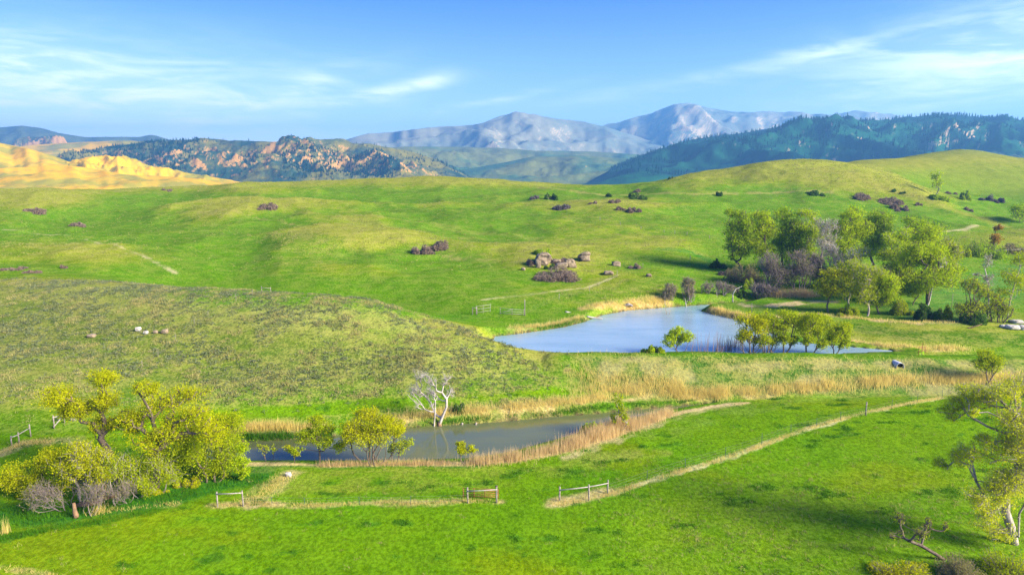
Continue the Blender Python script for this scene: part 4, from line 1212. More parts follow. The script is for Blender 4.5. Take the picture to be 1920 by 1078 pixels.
# ---------------------------------------------------------------- shrubs dotted over the far hills
HS = 'shrubs dotted on the far hillsides'
for lab, u, v, w, h, lf in (
        ('plum coloured brush mat, left half of the pair on the middle knoll', 790, 476, 50, 20, L_plum), ('plum coloured brush mat, upper right of the pair on the middle knoll', 822, 466, 46, 18, L_plum),
        ('purple brush below the rock outcrop', 1045, 521, 90, 20, L_plum), ('purple brush left of the stacked rocks', 996, 496, 30, 14, L_plum), ('purple brush on the right flank of the rock outcrop', 1056, 492, 44, 14, L_plum),
        ('green bush growing on top of the rock outcrop', 1018, 478, 34, 20, L_mid), ('dark green bush in the middle of the rock outcrop', 1031, 504, 22, 16, L_dark), ('purple brush right of the far boulder', 1192, 503, 30, 10, L_plum),
        ('brown brush on the left hill crest near the photo edge', 66, 398, 42, 9, L_plum), ('brown brush at the head of the left cattle trail', 148, 424, 38, 10, L_plum), ('faint plum brush on top of the central mound', 506, 390, 44, 12, L_plum),
        ('dark brush on the far left crest', 312, 358, 22, 5, L_plum), ('plum brush stretched along the left hill edge', 25, 505, 44, 8, L_plum), ('plum brush below the left hill edge', 62, 512, 34, 8, L_plum), ('small plum brush above the near hill', 118, 503, 20, 8, L_plum),
        ('dark green bush on the meadow slope, left pair member', 1032, 374, 26, 16, L_dark), ('grey brush beside the dark bush on the meadow slope', 1002, 373, 24, 10, L_slate), ('grey brush below the dark bush on the meadow slope', 1052, 392, 34, 14, L_slate),
        ('wide dark green bush under the plum brush on the skyline slope', 1196, 373, 36, 14, L_dark), ('plum brush behind the wide dark bush', 1196, 361, 26, 8, L_plum), ('small dark bush left of the wide dark one', 1141, 369, 18, 10, L_dark),
        ('grey brown brush, lowest of the meadow slope cluster', 1188, 398, 30, 12, L_plum), ('grey brown brush left of the lowest one in its cluster', 1164, 394, 20, 9, L_plum), ('plum brush in the middle of the meadow slope cluster', 1151, 380, 26, 8, L_plum), ('small plum brush at the left of its cluster', 1111, 382, 20, 7, L_plum),
        ('small round dark bush alone on the green slope', 1347, 368, 15, 12, L_dark), ('dark green bush alone below the right hill crest', 1530, 366, 32, 13, L_dark), ('long plum brush under the right hill crest', 1618, 374, 48, 14, L_plum),
        ('plum brush upper of the pair right of the long one', 1672, 382, 44, 14, L_plum), ('plum brush lower of the pair on the right spur', 1684, 394, 32, 14, L_plum), ('small dark shrub high on the right spur', 1676, 359, 14, 8, L_dark), ('small round shrub on the spur beside the slender tree', 1692, 364, 10, 8, L_dark),
        ('bright green bush at the foot of the slender hill tree', 1757, 373, 36, 18, L_mid), ('tall green bush right of the slender hill tree', 1808, 374, 26, 26, L_mid), ('slate coloured bush on the right hill, left of two', 1850, 376, 28, 16, L_slate), ('slate coloured bush on the right hill, right of two', 1874, 380, 20, 18, L_slate),
        ('small plum shrub on the open right slope', 1722, 385, 14, 8, L_plum), ('grey plum shrub low on the open right slope', 1816, 396, 20, 8, L_plum), ('plum brush beyond the spur', 1785, 364, 22, 10, L_plum),
        ('tiny dark bush on the knoll before the forested ridge', 1257, 336, 10, 6, L_dark), ('dark green tree far out on the golden plain', 311, 349, 14, 10, L_dark)):
    shrub('shrub', lab, 'shrub', u, v, w, h, lf, HS)
tree('small_tree', 'slender thin leaved tree on the right hill', 'tree', (1752, 368), [(1750, 334, 10, 12), (1755, 348, 10, 10)], L_grn, M_greybark, None, tips=40, dens=0.5, bf=0.3)

# ---------------------------------------------------------------- rocks
import bmesh
M_rock = speckled('lichen_rock', (.12, .095, .065), (.27, .22, .155), 1.3, 0.9, 0.2, bump=0.6)
M_pale = speckled('pale_stone', (.28, .27, .25), (.46, .44, .41), 2.5, 0.9, 0.2, bump=0.4)


def boulder(label, u, v, w, h, material=None, strata=0, group='boulders', d=None, sub=3, tilt=0.0, cat='boulder'):
    """v: pixel row of its foot; strata: number of ledges"""
    p = world_at(u, v, d) if d else hit(u, v)
    p[2] = float(ground_z(p[0], p[1]))
    pm = depth_of(p)
    W, H = w * pm * 0.42, h * pm * 0.95
    bm = bmesh.new()
    bmesh.ops.create_icosphere(bm, subdivisions=sub, radius=1.0)
    co = np.array([vv.co[:] for vv in bm.verts])
    bl = np.sign(co) * np.abs(co) ** 0.62                # towards a block
    s = rng.uniform(0, 100)
    n = fbm(co[:, 0] * 1.4 + s, co[:, 1] * 1.4 + co[:, 2] * 1.7, 3, int(s))
    bl = bl * (1 + 0.28 * n[:, None])
    if strata:
        zz = (bl[:, 2] + 1) * 0.5 * strata
        led = np.floor(zz)
        off = np.array([vnoise(np.array([k_ * 3.7 + s]), np.array([s]), 3)[0] for k_ in led]) - 0.5
        bl[:, 0] += off * 0.5
        gap = np.abs(zz - led - 0.5) > 0.36
        bl[:, :2] *= np.where(gap, 0.86, 1.0)[:, None]
    bl[:, 0] += tilt * bl[:, 2]
    for vv, c in zip(bm.verts, bl):
        vv.co = (c[0] * W, c[1] * W * 0.8, (c[2] * 0.56 + 0.44) * H)
    me = bpy.data.meshes.new('boulder')
    bm.to_mesh(me)
    bm.free()
    o = link('boulder', me, material or M_rock, label=label, cat=cat, group=group)
    o.location = p
    return o


boulder('flat capstone stack at the top of the rock outcrop', 1022, 484, 30, 14, strata=3, d=197)
boulder('large upright ledge rock in the middle of the outcrop', 1018, 502, 34, 24, strata=3, d=193)
boulder('tilted slab at the right of the outcrop, separate from the stack', 1070, 508, 24, 17, d=192, tilt=-0.4)
boulder('long low slab low on the outcrop above purple brush', 1052, 510, 30, 12, d=190, tilt=0.3)
boulder('small flat rock right of the upright ledge rock', 1045, 495, 20, 7, d=195)
boulder('dark narrow rock at the left foot of the outcrop', 1009, 508, 12, 16, d=190)
boulder('isolated block of layered rock right of the outcrop', 1096, 489, 28, 17, strata=3)
boulder('grey boulder alone right of the layered block', 1156, 499, 20, 10)
boulder('flat slab lying in grass below the lone grey boulder', 1141, 515, 22, 7)
boulder('small grey stone far right of the outcrop', 1217, 519, 12, 6)
boulder('small grey stone left of the outcrop', 981, 507, 9, 5)
NS = 'pale stones on the sagebrush hill'
boulder('white stone, brightest on the sagebrush hill', 260, 621, 12, 8, M_pale, 0, NS)
boulder('grey stone just right of the brightest white stone', 274, 626, 10, 6, M_pale, 0, NS)
boulder('grey stone in the middle of the row on the sagebrush hill', 292, 625, 10, 6, M_rock, 0, NS)
boulder('tan stone at the right end of the row on the sagebrush hill', 309, 625, 14, 8, M_rock, 0, NS)
boulder('dark stone left of the row on the sagebrush hill', 172, 632, 18, 6, M_rock, 0, NS)
boulder('pale boulder beside the dry patch left of the front fence', 541, 893, 14, 8, M_pale, 0, None)
for lab, u, v, w, h in (('low pale rock at the right edge, upper of the heap', 1905, 606, 26, 7), ('white flat rock under the driftwood on the right edge', 1896, 616, 30, 8), ('white rock at the right edge of the heap', 1918, 618, 22, 8), ('small pale rock in front of the driftwood heap', 1880, 614, 14, 6)):
    boulder(lab, u, v, w, h, M_pale, 0, 'pale rocks heaped on the right edge')

# ---------------------------------------------------------------- logs and snags
M_log = speckled('red_brown_log', (.11, .07, .045), (.22, .14, .085), 3.0)


def log(name, label, pts, r0, r1, material, cat='log', group=None, d=None, limbs=()):
    P_ = []
    b0 = pts[0]
    p = world_at(*b0, d) if d else hit(*b0)
    p[2] = float(ground_z(p[0], p[1])) if not d else p[2]
    pm = depth_of(p)
    loc = [np.array(((u - b0[0]) * pm, rng.normal(0, 0.15), (b0[1] - v) * pm * 1.04)) for u, v in pts]
    n = len(loc)
    t = np.linspace(0, n - 1, n * 4)
    pts3 = np.stack([np.interp(t, range(n), [l_[k_] for l_ in loc]) for k_ in range(3)], 1)
    pts3 += rng.normal(0, 0.03 * r0 + 0.004, pts3.shape)
    rad = np.linspace(r0, r1, len(pts3)) * rng.uniform(0.88, 1.12, len(pts3))
    parts = [path_tube(pts3, rad, 8)]
    for (i, du, dv, rr) in limbs:
        a = loc[i]
        b = a + np.array((du * pm, rng.normal(0, 0.2), dv * pm))
        m_ = (a + b) / 2 + rng.normal(0, 0.06, 3)
        parts.append(path_tube(np.stack([a, m_, b]), [rr, rr * 0.8, rr * 0.35], 6))
    v_, q = join(parts)
    o = link(name, mesh_np(name, v_, q, True), material, label=label, cat=cat, group=group)
    o.location = p
    return o


log('fallen_log', 'red brown fallen trunk propped up below the left willows', [(138, 952), (150, 947), (175, 943), (195, 934), (216, 929)], 0.30, 0.20, M_log, limbs=[(3, 10, 30, 0.1)])
log('tree_stump', 'broken brown stump holding the end of the fallen trunk', [(141, 972), (140, 958), (139, 944)], 0.26, 0.16, M_log, 'stump')
log('wooden_post', 'grey post propping the fallen trunk on its right', [(214, 951), (213, 940), (213, 930)], 0.09, 0.08, M_greybark, 'post')
log('driftwood_log', 'weathered log half in water at the upper pond left inlet', [(1060, 585), (1085, 590), (1112, 595)], 0.28, 0.16, M_dead, group='logs at the upper pond inlet')
log('driftwood_log', 'thin weathered log lying right of the half sunken one', [(1100, 594), (1120, 597), (1130, 598)], 0.2, 0.1, M_dead, group='logs at the upper pond inlet')
log('tree_stump', 'dark stump in dry grass on the far shore of the upper pond', [(1172, 574), (1178, 571), (1186, 574)], 0.4, 0.25, M_greybark, 'stump')
log('driftwood_log', 'pale driftwood branch below the tangled bush on the right edge', [(1815, 616), (1830, 611), (1840, 608)], 0.14, 0.07, M_log, group='driftwood on the right edge')
log('driftwood_log', 'crooked red brown driftwood beside the white rocks', [(1884, 600), (1892, 610), (1902, 620)], 0.16, 0.08, M_log, group='driftwood on the right edge', limbs=[(1, 12, 6, 0.06)])
log('driftwood_log', 'dark bent driftwood rising left of the white rocks', [(1880, 606), (1892, 590), (1896, 578)], 0.14, 0.07, M_bark, group='driftwood on the right edge')
SN = 'bare snags at the upper pond'
log('dead_snag', 'forked bare snag standing alone in the upper pond water', [(1250, 606), (1251, 596), (1247, 580), (1244, 556)], 0.10, 0.03, M_greybark, 'snag', SN, limbs=[(1, 6, 14, 0.05), (2, -3, 16, 0.04), (2, 5, 18, 0.04), (1, -5, 8, 0.03)])
log('dead_snag', 'white snag leaning by the tall grey brush', [(1288, 580), (1285, 570), (1284, 560)], 0.14, 0.05, M_dead, 'snag', SN, limbs=[(1, 5, 8, 0.05)])
log('dead_snag', 'white curved snag bending right over the bank', [(1374, 567), (1373, 552), (1378, 543), (1390, 538)], 0.17, 0.06, M_dead, 'snag', SN)
log('dead_snag', 'low forked driftwood in water right of the leaning snag', [(1300, 582), (1306, 578), (1312, 583)], 0.12, 0.08, M_greybark, 'snag', SN, limbs=[(1, 3, 5, 0.05)])
for lab, u, v in (('little stump in the water nearest the bleached dead tree', 866, 799), ('little stump in the water right of the other one', 892, 799)):
    log('pond_stump', lab, [(u, v), (u + 0.5, v - 3), (u + 1, v - 6)], 0.19, 0.13, M_greybark, 'stump', 'little stumps poking out of the lower pond')
log('tree_stump', 'brown root stump at the foot of the bleached dead tree', [(826, 803), (824, 799), (822, 794)], 0.35, 0.22, M_log, 'stump')

# ---------------------------------------------------------------- fences and gates
M_post = speckled('weathered_post', (.14, .125, .11), (.30, .27, .24), 4.0)
M_rail = speckled('grey_rail', (.20, .185, .17), (.36, .34, .31), 4.0)
M_rust = speckled('rusty_pipe', (.15, .055, .022), (.28, .11, .045), 5.0, 0.7)
M_steel = speckled('green_steel_post', (.03, .07, .06), (.08, .13, .11), 5.0, 0.5)
M_silver = speckled('galvanised_pipe', (.22, .22, .215), (.34, .335, .32), 5.0, 0.45)
M_wire = speckled('fence_wire', (.16, .15, .14), (.26, .25, .24), 5.0, 0.5)


def fence(name, label, cat, posts, rails=(), r=0.085, rail_r=0.06, pm_=None, rm_=None, wires=(), group=None, post_name='post', rail_name='rail', d=None, over=()):
    W_ = []
    for (u, vb, vt) in posts:
        p = world_at(u, vb, d) if d else hit(u, vb)
        p[2] = float(ground_z(p[0], p[1]))
        W_.append((p, max(0.5, (vb - vt) * depth_of(p) * 1.06)))
    o = W_[0][0]
    t = thing(name, label, cat, o, 0, group)
    tops = []
    for i, (p, h) in enumerate(W_):
        q = p - o
        ln = rng.normal(0, 0.03, 2)
        pts = [q + np.array((0, 0, -0.3)), q + np.array((ln[0] * .5, ln[1] * .5, h * 0.5)), q + np.array((ln[0], ln[1], h))]
        rr = dict(over).get(i, (r, None, None))
        v, f = path_tube(pts, [rr[0] * 1.05, rr[0], rr[0] * 0.95], 6)
        nm = rr[2] or post_name
        link(nm, mesh_np(nm, v, f), rr[1] or pm_ or M_post, t)
        tops.append((q, h, ln))
    for (i, j, f0, f1) in rails:
        a = tops[i][0] + np.array((tops[i][2][0], tops[i][2][1] - r * 1.3, tops[i][1] * f0))
        b = tops[j][0] + np.array((tops[j][2][0], tops[j][2][1] - r * 1.3, tops[j][1] * f1))
        e = (b - a) * 0.03
        v, f = path_tube([a - e, (a + b) / 2 + np.array((0, 0, -0.02)), b + e], [rail_r, rail_r, rail_r * 0.9], 6)
        link(rail_name, mesh_np(rail_name, v, f), rm_ or M_rail, t)
    if wires:
        parts = []
        for f0 in wires:
            for (q0, h0, _), (q1, h1, _) in zip(tops[:-1], tops[1:]):
                hh = min(h0, h1, 1.15)
                a, b = q0 + np.array((0, 0, hh * f0)), q1 + np.array((0, 0, hh * f0))
                parts.append(path_tube([a, (a + b) / 2 - np.array((0, 0, 0.03)), b], [0.006] * 3, 4, False))
        v, f = join(parts)
        link('wire', mesh_np('wire', v, f), M_wire, t)
    return t


FB = 'wooden fence braces'
fence('fence_brace', 'two post wooden brace with one rail, left of the rusty gate', 'fence', [(408, 951, 922), (456, 949, 919)], [(0, 1, .88, .88)], group=FB)
fence('fence_brace', 'three post wooden brace starting the dry fence line', 'fence', [(1049, 939, 912), (1104, 938, 908), (1139, 925, 900)], [(0, 1, .8, .88), (1, 2, .88, .8)], group=FB)
fence('fence_brace', 'pair of posts with a grey rail carrying the rusty gate', 'fence', [(877, 943, 913), (931, 943, 912)], [(0, 1, .80, .84)], group=FB)
# rusty gate panel, just behind its brace
gp = hit(868, 938); gq = hit(934, 940)
gp[1] += 0.5; gq[1] += 0.5
t = thing('pipe_gate', 'rusty pipe gate panel behind the grey railed posts', 'gate', gp)
vec = gq - gp
vec[2] = 0
gh = 16 * depth_of(gp)
for k_ in range(5):
    z = 0.28 + (gh - 0.05) * k_ / 4
    v, f = path_tube([np.array((0, 0, z)), vec * 0.5 + np.array((0, 0, z)), vec + np.array((0, 0, z))], [0.032] * 3, 6)
    link('bar', mesh_np('bar', v, f), M_rust, t)
for f0 in (0, 0.31, 0.62, 0.94, 1.0):
    v, f = path_tube([vec * f0 + np.array((0, 0, 0.1)), vec * f0 + np.array((0, 0, gh * .6)), vec * f0 + np.array((0, 0, gh + 0.28))], [0.042] * 3, 6)
    link('upright', mesh_np('upright', v, f), M_rust, t)
v, f = path_tube([np.array((-.16, 0, 0)), np.array((0, 0, 0.03)), np.array((.16, 0, 0))], [0.06] * 3, 6)
cap = link('post_cap', mesh_np('post_cap', v, f), M_bark, label='small dark cap on top of the right gate post', cat='cap')  # dark cap sitting on the right gate post
q = hit(931, 943)
cap.location = (q[0], q[1], q[2] + 31 * depth_of(q) * 1.06 + 0.02)

fence('wire_fence', 'green steel post wire fence along the dry strip across the field', 'fence',
      [(1139, 926, 908), (1213, 900, 881), (1285, 878, 858), (1360, 856, 838), (1428, 834, 812), (1483, 812, 796), (1531, 800, 783), (1576, 788, 772), (1623, 779, 754), (1672, 767, 749), (1720, 754, 737), (1766, 747, 730), (1806, 732, 719), (1862, 724, 710)],
      r=0.03, pm_=M_steel, wires=(0.35, 0.65, 0.95), over=[(8, (0.10, M_post, 'wood_post')), (12, (0.07, M_post, 'wood_post'))], post_name='steel_post')
fence('wire_fence', 'wire fence on thin posts along the near edge dry grass', 'fence', [(456, 949, 930), (510, 947, 931), (572, 948, 932), (674, 946, 931), (770, 946, 930), (877, 943, 925)], r=0.025, pm_=M_steel, wires=(0.35, 0.65, 0.95), post_name='steel_post')
fence('fence_brace', 'three post brace at the left edge on the hill foot', 'fence', [(22, 835, 817), (36, 831, 811), (58, 819, 796)], [(0, 1, .85, .8), (1, 2, .8, .7)], group=FB)
fence('fence_brace', 'brace with a slanting rail behind the left cottonwood', 'fence', [(102, 803, 779), (121, 793, 775)], [(0, 1, .85, .85), (0, 1, .15, .8)], group=FB, rail_r=0.07)
log('plank', 'pale pole leaning beside the slanting brace', [(126, 784), (132, 778), (138, 770)], 0.06, 0.05, M_pale, 'pole')
boulder('white scrap lying beside the slanting brace', 138, 788, 11, 6, M_pale, 0, None, cat='scrap')
fence('wire_fence', 'thin post wire fence climbing over the sagebrush hill', 'fence', [(121, 793, 775), (200, 742, 726), (267, 688, 676), (297, 670, 657), (330, 640, 625), (365, 610, 599), (390, 595, 584), (443, 566, 551), (474, 556, 545)], r=0.03, pm_=M_post, wires=(0.4, 0.95))
fence('fence_brace', 'small brace in the green hollow behind the sagebrush hill', 'fence', [(491, 549, 534), (508, 549, 536)], [(0, 1, .85, .85)], group=FB, d=166)
fence('corral_gate', 'light grey pipe gate at the left of the far meadow gateway', 'gate', [(893, 590, 574), (906, 588, 573), (919, 586, 571)], [(0, 2, .95, .95), (0, 2, .6, .6), (0, 2, .25, .25)], r=0.03, rail_r=0.03, pm_=M_silver, rm_=M_silver, rail_name='bar', post_name='upright')
fence('fence_brace', 'dark framed end brace at the left of the far meadow gateway', 'fence', [(886, 590, 577), (894, 590, 576)], [(0, 1, .9, .9)], group=FB)
fence('corral_gate', 'long sagging grey gate right of the pipe gate in the far meadow', 'gate', [(938, 589, 577), (960, 590, 579), (983, 591, 580)], [(0, 2, .9, .85), (0, 2, .5, .5), (0, 2, .15, .15), (0, 1, .1, .9)], r=0.05, rail_r=0.045, rail_name='bar', post_name='upright')
fence('fence_post', 'tall post at the right end of the far meadow gateway', 'post', [(984, 592, 563)], r=0.09)
fence('wire_fence', 'wire fence climbing right from the far meadow gateway along the trail', 'fence', [(984, 592, 575), (1048, 562, 551), (1105, 547, 537), (1157, 519, 508), (1205, 503, 494)], r=0.06, wires=(0.5, 0.95))
fence('wire_fence', 'leaning posts of the old fence across the far green meadow', 'fence', [(1125, 414, 408), (1163, 422, 417), (1202, 430, 425), (1245, 436, 431), (1265, 439, 432), (1288, 441, 435), (1330, 448, 442), (1370, 452, 447)], r=0.10, wires=(0.5, 0.95))
fence('fence_post', 'lone post in the meadow left of the grove', 'post', [(1294, 488, 480)], r=0.09)
fence('fence_post', 'thin post on the reedy point of the upper pond', 'post', [(1409, 588, 569)], r=0.05)
fence('fence_post', 'thin post in the meadow right of the stout cottonwood', 'post', [(1784, 578, 552)], r=0.05)
fence('wire_fence', 'short fence with wooden rails on the slope at the right edge', 'fence', [(1868, 480, 470), (1889, 479, 466), (1912, 477, 466), (1945, 475, 464)], [(0, 1, .8, .8), (1, 2, .8, .8), (2, 3, .8, .8)], r=0.09, rail_r=0.06)
fence('headgate', 'rusty headgate frame standing at the right end of the upper pond', 'frame', [(1722, 666, 651), (1728, 666, 643), (1734, 665, 651)], [(0, 2, .97, .97), (0, 2, .5, .5)], r=0.04, rail_r=0.035, pm_=M_rust, rm_=M_rust)

# culvert through the dam
p = hit(1693, 697)
p[1] += 0.95
pm = depth_of(p)
t = thing('culvert_pipe', 'corrugated grey culvert pipe opening in the dam face', 'pipe', p)
R_ = 7.5 * pm
th = np.linspace(0, 2 * math.pi, 25)[:-1]
ys = np.linspace(-0.15, 3.0, 37)
rad_o = R_ * (1 + 0.03 * np.sin(ys * 16))
prof = [(y, r_) for y, r_ in zip(ys, rad_o)] + [(y, r_) for y, r_ in zip(ys[::-1], rad_o[::-1] * 0.93)]
v = np.array([(math.cos(a_) * r_, y, R_ * 0.9 + math.sin(a_) * r_) for (y, r_) in prof for a_ in th])
n_, k_ = len(prof), len(th)
j = np.arange(k_)
q = np.concatenate([np.stack([(i % n_) * k_ + j, (i % n_) * k_ + (j + 1) % k_, ((i + 1) % n_) * k_ + (j + 1) % k_, ((i + 1) % n_) * k_ + j], -1) for i in range(n_)])
link('barrel', mesh_np('barrel', v, q, True), speckled('galvanised_steel', (.30, .33, .36), (.48, .50, .52), 3, 0.5), t)
vb, fb = path_tube([np.array((0, 0.25, R_ * .9)), np.array((0, 1.2, R_ * .9)), np.array((0, 2.9, R_ * .9))], [R_ * .93] * 3, 16)
link('shade_plug', mesh_np('shade_plug', vb, fb), speckled('pipe_shade', (.006, .006, .006), (.012, .010, .009)), t)  # near-black plug standing in for the shade inside the pipe

# ---------------------------------------------------------------- grass, reeds and brush that nobody could count
cell = (GD ** 2) * np.gradient(ga)[None, :] * np.gradient(gl)[:, None]
VIS = (np.abs(GA) < 0.86)


def scatter(mask, n):
    w = (mask * cell * VIS).ravel()
    i = rng.choice(w.size, n, p=w / w.sum())
    il, ia = np.unravel_index(i, GX.shape)
    fa = np.clip(ia + rng.uniform(-.5, .5, n), 0, len(ga) - 1)
    fl = np.clip(il + rng.uniform(-.5, .5, n), 0, len(gl) - 1)
    A_, L_ = np.interp(fa, range(len(ga)), ga), np.interp(fl, range(len(gl)), gl)
    y = np.exp(L_)
    x = A_ * y
    return np.stack([x, y, ground_z(x, y)], 1)


def tuft(centres, per, rad, h, w, lean):
    n = len(centres)
    s_ = rng.uniform(0.5, 1.3, n)
    b = np.repeat(centres, per, 0)
    sc_ = np.repeat(s_, per)
    m_ = len(b)
    b = b + np.concatenate([rng.normal(size=(m_, 2)) * (rad * sc_)[:, None] * 0.5, np.full((m_, 1), -0.03)], 1)
    return blades(b, h * sc_ * rng.uniform(0.6, 1.2, m_), np.full(m_, w), lean)


def stuff(name, vf, material):
    link(name, mesh_np(name, *vf), material, kind='stuff')


S_straw = leafy('straw_blades', (.76, .64, .22), (.54, .45, .14), 0.55, 0.5)
S_pale = leafy('bleached_bunch_grass', (.36, .35, .12), (.17, .21, .04), 0.3, 0.5)
S_sage = leafy('sagebrush_leaves', (.19, .22, .13), (.11, .15, .06), 0.4, 0.5)
S_green = leafy('green_blades', (.13, .28, .003), (.07, .21, .003), 0.35, 0.4)
S_rank = leafy('rank_green_blades', (.07, .20, .006), (.045, .145, .006), 0.35, 0.4)
S_tan = leafy('tan_reeds', (.70, .54, .27), (.52, .39, .18), 0.55, 0.5)
n_d = fbm(GX / 3.0, GY / 3.0, 3, 91)
hm = hill * smooth(1.6, 2.4, Zg) * smooth(-0.25, 0.45, n_d + 0.4 * n_b) * (flat < 0.3)
S_hill = leafy('hill_bunch_grass_blades', (.30, .30, .13), (.14, .175, .05), 0.3, 0.5)
stuff('dry_bunch_grass', tuft(scatter(hm, 12000), 6, 0.32, 0.28, 0.10, 0.45), S_hill)
tc_ = scatter(hm * smooth(0.1, 0.5, n_d), 1500)
S_tus = leafy('tussock_blades', (.46, .41, .17), (.27, .27, .08), 0.35, 0.5)
stuff('straw_tussocks', tuft(tc_, 22, 0.6, 0.36, 0.08, 0.5), S_tus)
hs_ = scatter(hill_core * smooth(-0.4, 0.5, n_b), 4200)
k_ = 12
c = np.repeat(hs_, k_, 0) + rng.normal(size=(len(hs_) * k_, 3)) * np.array((.24, .24, .10)) + np.array((0, 0, .14))
stuff('sagebrush', leaf_tris(c, 0.20), S_sage)
mm = smooth(125, 160, GD) * (1 - smooth(380, 480, GD)) * smooth(0.35, 0.75, k) * smooth(-0.1, 0.3, n_d) * smooth(185, 215, GD + 60 * (GA > 0.05)) * np.where(np.minimum(sd_up, sd_low) > 2, 1, 0) * (1 - hill_core)
stuff('hill_bunch_grass', tuft(scatter(mm + 0.06 * (GD > 190) * (GD < 420) * (sd_up > 2), 26000), 6, 0.6, 0.34, 0.17, 0.5), S_pale)
fm = flat * (GD > 48) * (GD < 100)
stuff('field_grass', tuft(scatter(fm * (0.6 + 0.4 * n_b), 26000), 5, 0.35, 0.13, 0.07, 0.5), S_green)
stuff('rank_field_tufts', tuft(scatter(flat * smooth(0.40, 0.52, n_s) * (GD > 48), 1300), 22, 0.5, 0.17, 0.09, 0.5), S_rank)


stuff('weedy_field_tufts', tuft(scatter(flat * (GD > 48) * (0.15 + smooth(0.1, 0.5, n_a) + near_rt), 1500), 9, 0.35, 0.22, 0.07, 0.5), S_pale)


def along(pts, n, w, skew=0.0):
    L_ = np.array(px_line(pts))
    seg = np.hypot(*np.diff(L_, axis=0).T)
    s_ = rng.uniform(0, seg.sum(), n)
    cs = np.concatenate([[0], np.cumsum(seg)])
    x, y = np.interp(s_, cs, L_[:, 0]), np.interp(s_, cs, L_[:, 1])
    x += rng.normal(0, w * 0.5, n)
    y += rng.normal(0, w * 0.5, n)
    dens_ = vnoise(x / 2.2, y / 2.2, 5)
    keep = rng.random(n) < 0.25 + 1.2 * np.clip(dens_ - 0.25, 0, 1)
    x, y = x[keep], y[keep]
    return np.stack([x, y, ground_z(x, y) - 0.05], 1)


def bl(b, h, w, lean):
    return blades(b, h * rng.uniform(0.55, 1.2, len(b)), np.full(len(b), w), lean)


reeds = [bl(along([(600, 873), (760, 871), (860, 869)], 2600, 0.7), 0.8, 0.05, 0.14),
         bl(along([(880, 867), (960, 862), (1050, 845), (1130, 820), (1200, 795), (1260, 776)], 9000, 1.5), 1.25, 0.055, 0.10),
         bl(along([(1060, 836), (1110, 818), (1160, 802), (1190, 790)], 4500, 2.0), 1.5, 0.055, 0.10)]
stuff('pink_tan_reeds', join(reeds), S_tan)
straw = [bl(along([(440, 806), (560, 804), (600, 800)], 4200, 1.0), 1.15, 0.06, 0.12),
         bl(along([(720, 789), (830, 775), (950, 766), (1060, 755), (1150, 746)], 8000, 1.6), 0.95, 0.06, 0.28),
         bl(along([(1080, 735), (1150, 728), (1240, 736), (1360, 738)], 6000, 2.0), 1.15, 0.06, 0.30),
         bl(along([(1080, 700), (1130, 715), (1200, 712), (1290, 728)], 2600, 2.0), 1.0, 0.06, 0.35),
         bl(along([(1340, 742), (1450, 733), (1600, 722), (1700, 714), (1840, 712), (1960, 712)], 12000, 1.5), 1.15, 0.06, 0.22),
         bl(along([(1080, 668), (1200, 672), (1400, 690), (1600, 690), (1750, 690)], 1700, 3.2), 0.7, 0.07, 0.5),
         bl(along([(1070, 657), (1300, 656), (1560, 656)], 2600, 0.7), 0.7, 0.06, 0.25),
         bl(along([(1095, 578), (1150, 574), (1200, 570), (1250, 564)], 3200, 1.6), 0.9, 0.07, 0.2),
         bl(along([(960, 620), (1010, 613), (1060, 604), (1095, 596)], 2600, 1.4), 0.9, 0.07, 0.2),
         bl(along([(1335, 588), (1380, 595), (1420, 602)], 3000, 1.6), 1.1, 0.07, 0.15),
         bl(along([(1600, 640), (1660, 650), (1740, 655), (1810, 655)], 2600, 1.3), 0.8, 0.07, 0.2),
         bl(along([(1400, 604), (1460, 594), (1540, 590), (1620, 598), (1720, 606), (1790, 604)], 3000, 1.4), 0.6, 0.07, 0.3)]
stuff('straw_reeds', join(straw), S_straw)
stuff('reed_patch', bl(along([(1456, 556), (1490, 555), (1525, 555)], 3400, 1.8), 1.9, 0.08, 0.10), S_tan)
band = [bl(along([(1036, 946), (1075, 941), (1110, 936), (1160, 922), (1215, 902), (1300, 878), (1400, 846), (1500, 809), (1600, 780), (1700, 758), (1765, 746)], 9000, 0.55), 0.34, 0.05, 0.45),
        bl(along([(400, 948), (480, 944), (560, 948), (640, 946), (700, 942), (770, 944), (860, 940), (935, 940)], 3600, 0.6), 0.30, 0.05, 0.45),
        bl(along([(0, 1066), (60, 1072), (110, 1084)], 700, 0.5), 0.3, 0.05, 0.5), bl(along([(170, 962), (280, 950), (330, 945)], 900, 0.6), 0.35, 0.05, 0.45),
        bl(along([(180, 962), (192, 960)], 160, 0.8), 0.8, 0.05, 0.3), bl(along([(3, 1002), (14, 1000)], 90, 0.5), 1.6, 0.05, 0.08),
        bl(along([(0, 850), (40, 832), (100, 826)], 1200, 0.8), 0.35, 0.05, 0.4), bl(along([(470, 940), (510, 915), (540, 888)], 1500, 1.5), 0.32, 0.05, 0.5)]
stuff('dry_fence_grass', join(band), S_straw)
rank = [bl(along([(0, 965), (80, 965), (160, 955), (300, 935), (420, 905), (480, 890)], 9000, 2.6), 0.42, 0.06, 0.3),
        bl(along([(0, 1010), (100, 992), (200, 976), (300, 955)], 4000, 0.8), 0.38, 0.06, 0.3),
        bl(along([(450, 822), (560, 819), (620, 816)], 2600, 0.5), 0.9, 0.06, 0.15),
        bl(along([(720, 804), (830, 792), (950, 783), (1060, 773), (1150, 763), (1300, 752)], 5200, 0.45), 0.5, 0.06, 0.25),
        bl(along([(1010, 618), (1060, 610), (1098, 600)], 1600, 0.7), 0.7, 0.07, 0.2)]
stuff('rank_green_grass', join(rank), S_rank)
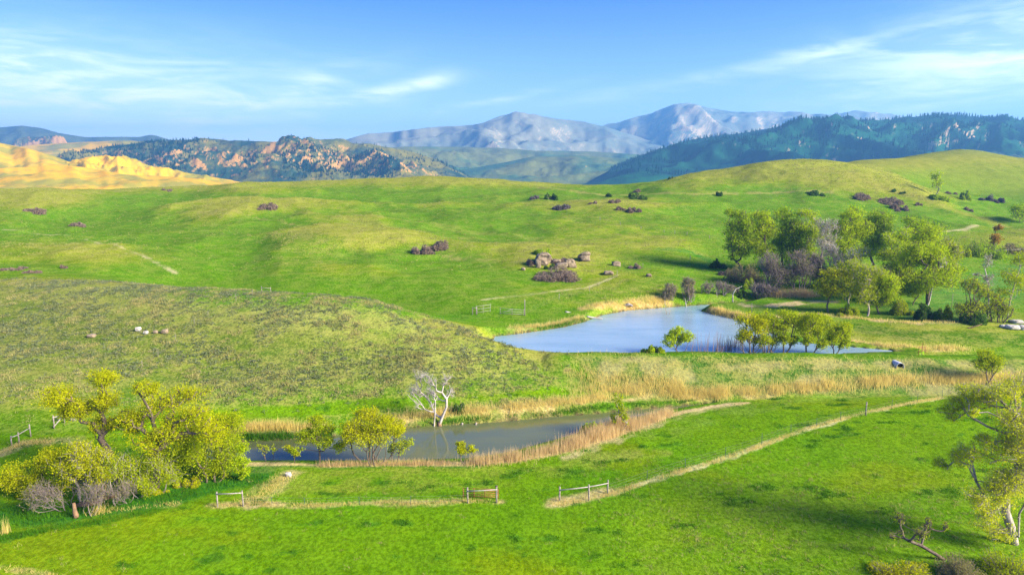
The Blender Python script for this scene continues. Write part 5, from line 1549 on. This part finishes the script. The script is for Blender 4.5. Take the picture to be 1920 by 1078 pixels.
# bare willow shoots on the dam
b = along([(1300, 660), (1345, 660), (1392, 660)], 260, 1.2)
n = len(b)
tv, tq = tubes(b, b + np.stack([rng.normal(0, .3, n), rng.normal(0, .3, n), rng.uniform(1.8, 4.0, n)], 1), np.full(n, .035), np.full(n, .012), 4)
stuff('bare_willow_shoots', (tv, tq), speckled('shoot_bark', (.14, .10, .08), (.28, .20, .17), 2))


# far conifers and boulders on the ridges: one mass each
def conifers(name, XDZ, n, h0, h1, dens_f, material, n_side=5):
    X, D, Z = XDZ
    m_ = dens_f(X / FS, D / FS, CAM_Z + (Z - CAM_Z) / FS)
    d1 = np.abs(np.gradient(X, axis=1)) * np.abs(np.gradient(D, axis=0))
    w = np.clip(m_, 0, None) * d1
    i = rng.choice(w.size, n, p=(w / w.sum()).ravel())
    r_, c_ = np.unravel_index(i, X.shape)
    fr = np.clip(r_ + rng.random(n), 0, X.shape[0] - 1.001)
    fc = np.clip(c_ + rng.random(n), 0, X.shape[1] - 1.001)
    r0, c0 = fr.astype(int), fc.astype(int)
    tr_, tc2 = fr - r0, fc - c0

    def bil(A_):
        return (A_[r0, c0] * (1 - tc2) + A_[r0, c0 + 1] * tc2) * (1 - tr_) + (A_[r0 + 1, c0] * (1 - tc2) + A_[r0 + 1, c0 + 1] * tc2) * tr_
    p = np.stack([bil(X), bil(D), bil(Z)], 1)
    h = rng.uniform(h0, h1, n) * FS
    th = np.arange(n_side) * 2 * math.pi / n_side
    vs, fs = [], []
    for (zb_, zt, rr) in ((0.08, 0.66, 0.20), (0.42, 1.0, 0.14)):
        ring = np.stack([np.cos(th), np.sin(th), np.zeros(n_side)], 1)[None] * (h * rr)[:, None, None] * rng.uniform(.75, 1.3, (n, n_side, 1))
        ring = ring + p[:, None] + np.array((0, 0, 1.0)) * (h * zb_)[:, None, None]
        tip = p + np.array((0, 0, 1.0)) * (h * zt)[:, None]
        v = np.concatenate([ring, tip[:, None]], 1).reshape(-1, 3)
        j = np.arange(n_side)
        f = (np.arange(n) * (n_side + 1))[:, None, None] + np.stack([j, (j + 1) % n_side, np.full(n_side, n_side)], -1)[None]
        vs.append((v, f.reshape(-1, 3)))
    link(name, mesh_np(name, *join(vs)), material, kind='stuff')


L_con = leafy('conifer_needles', (.008, .040, .026), (.003, .020, .018), 0.05, 0.01)
conifers('conifer_forest', FOREST, 15000, 5, 10, lambda X, D, Z: smooth(-0.25, 0.25, fbm(X / 130, D / 130, 4, 101)) * smooth(24, 60, Z) + 0.7 * smooth(95, 125, Z), L_con, 4)
conifers('ridge_conifers', ROCKY, 11000, 3, 6.5, lambda X, D, Z: smooth(-0.05, 0.22, fbm(X / 110, D / 130, 4, 111)) * smooth(22, 36, Z) + 0.04, L_con, 4)
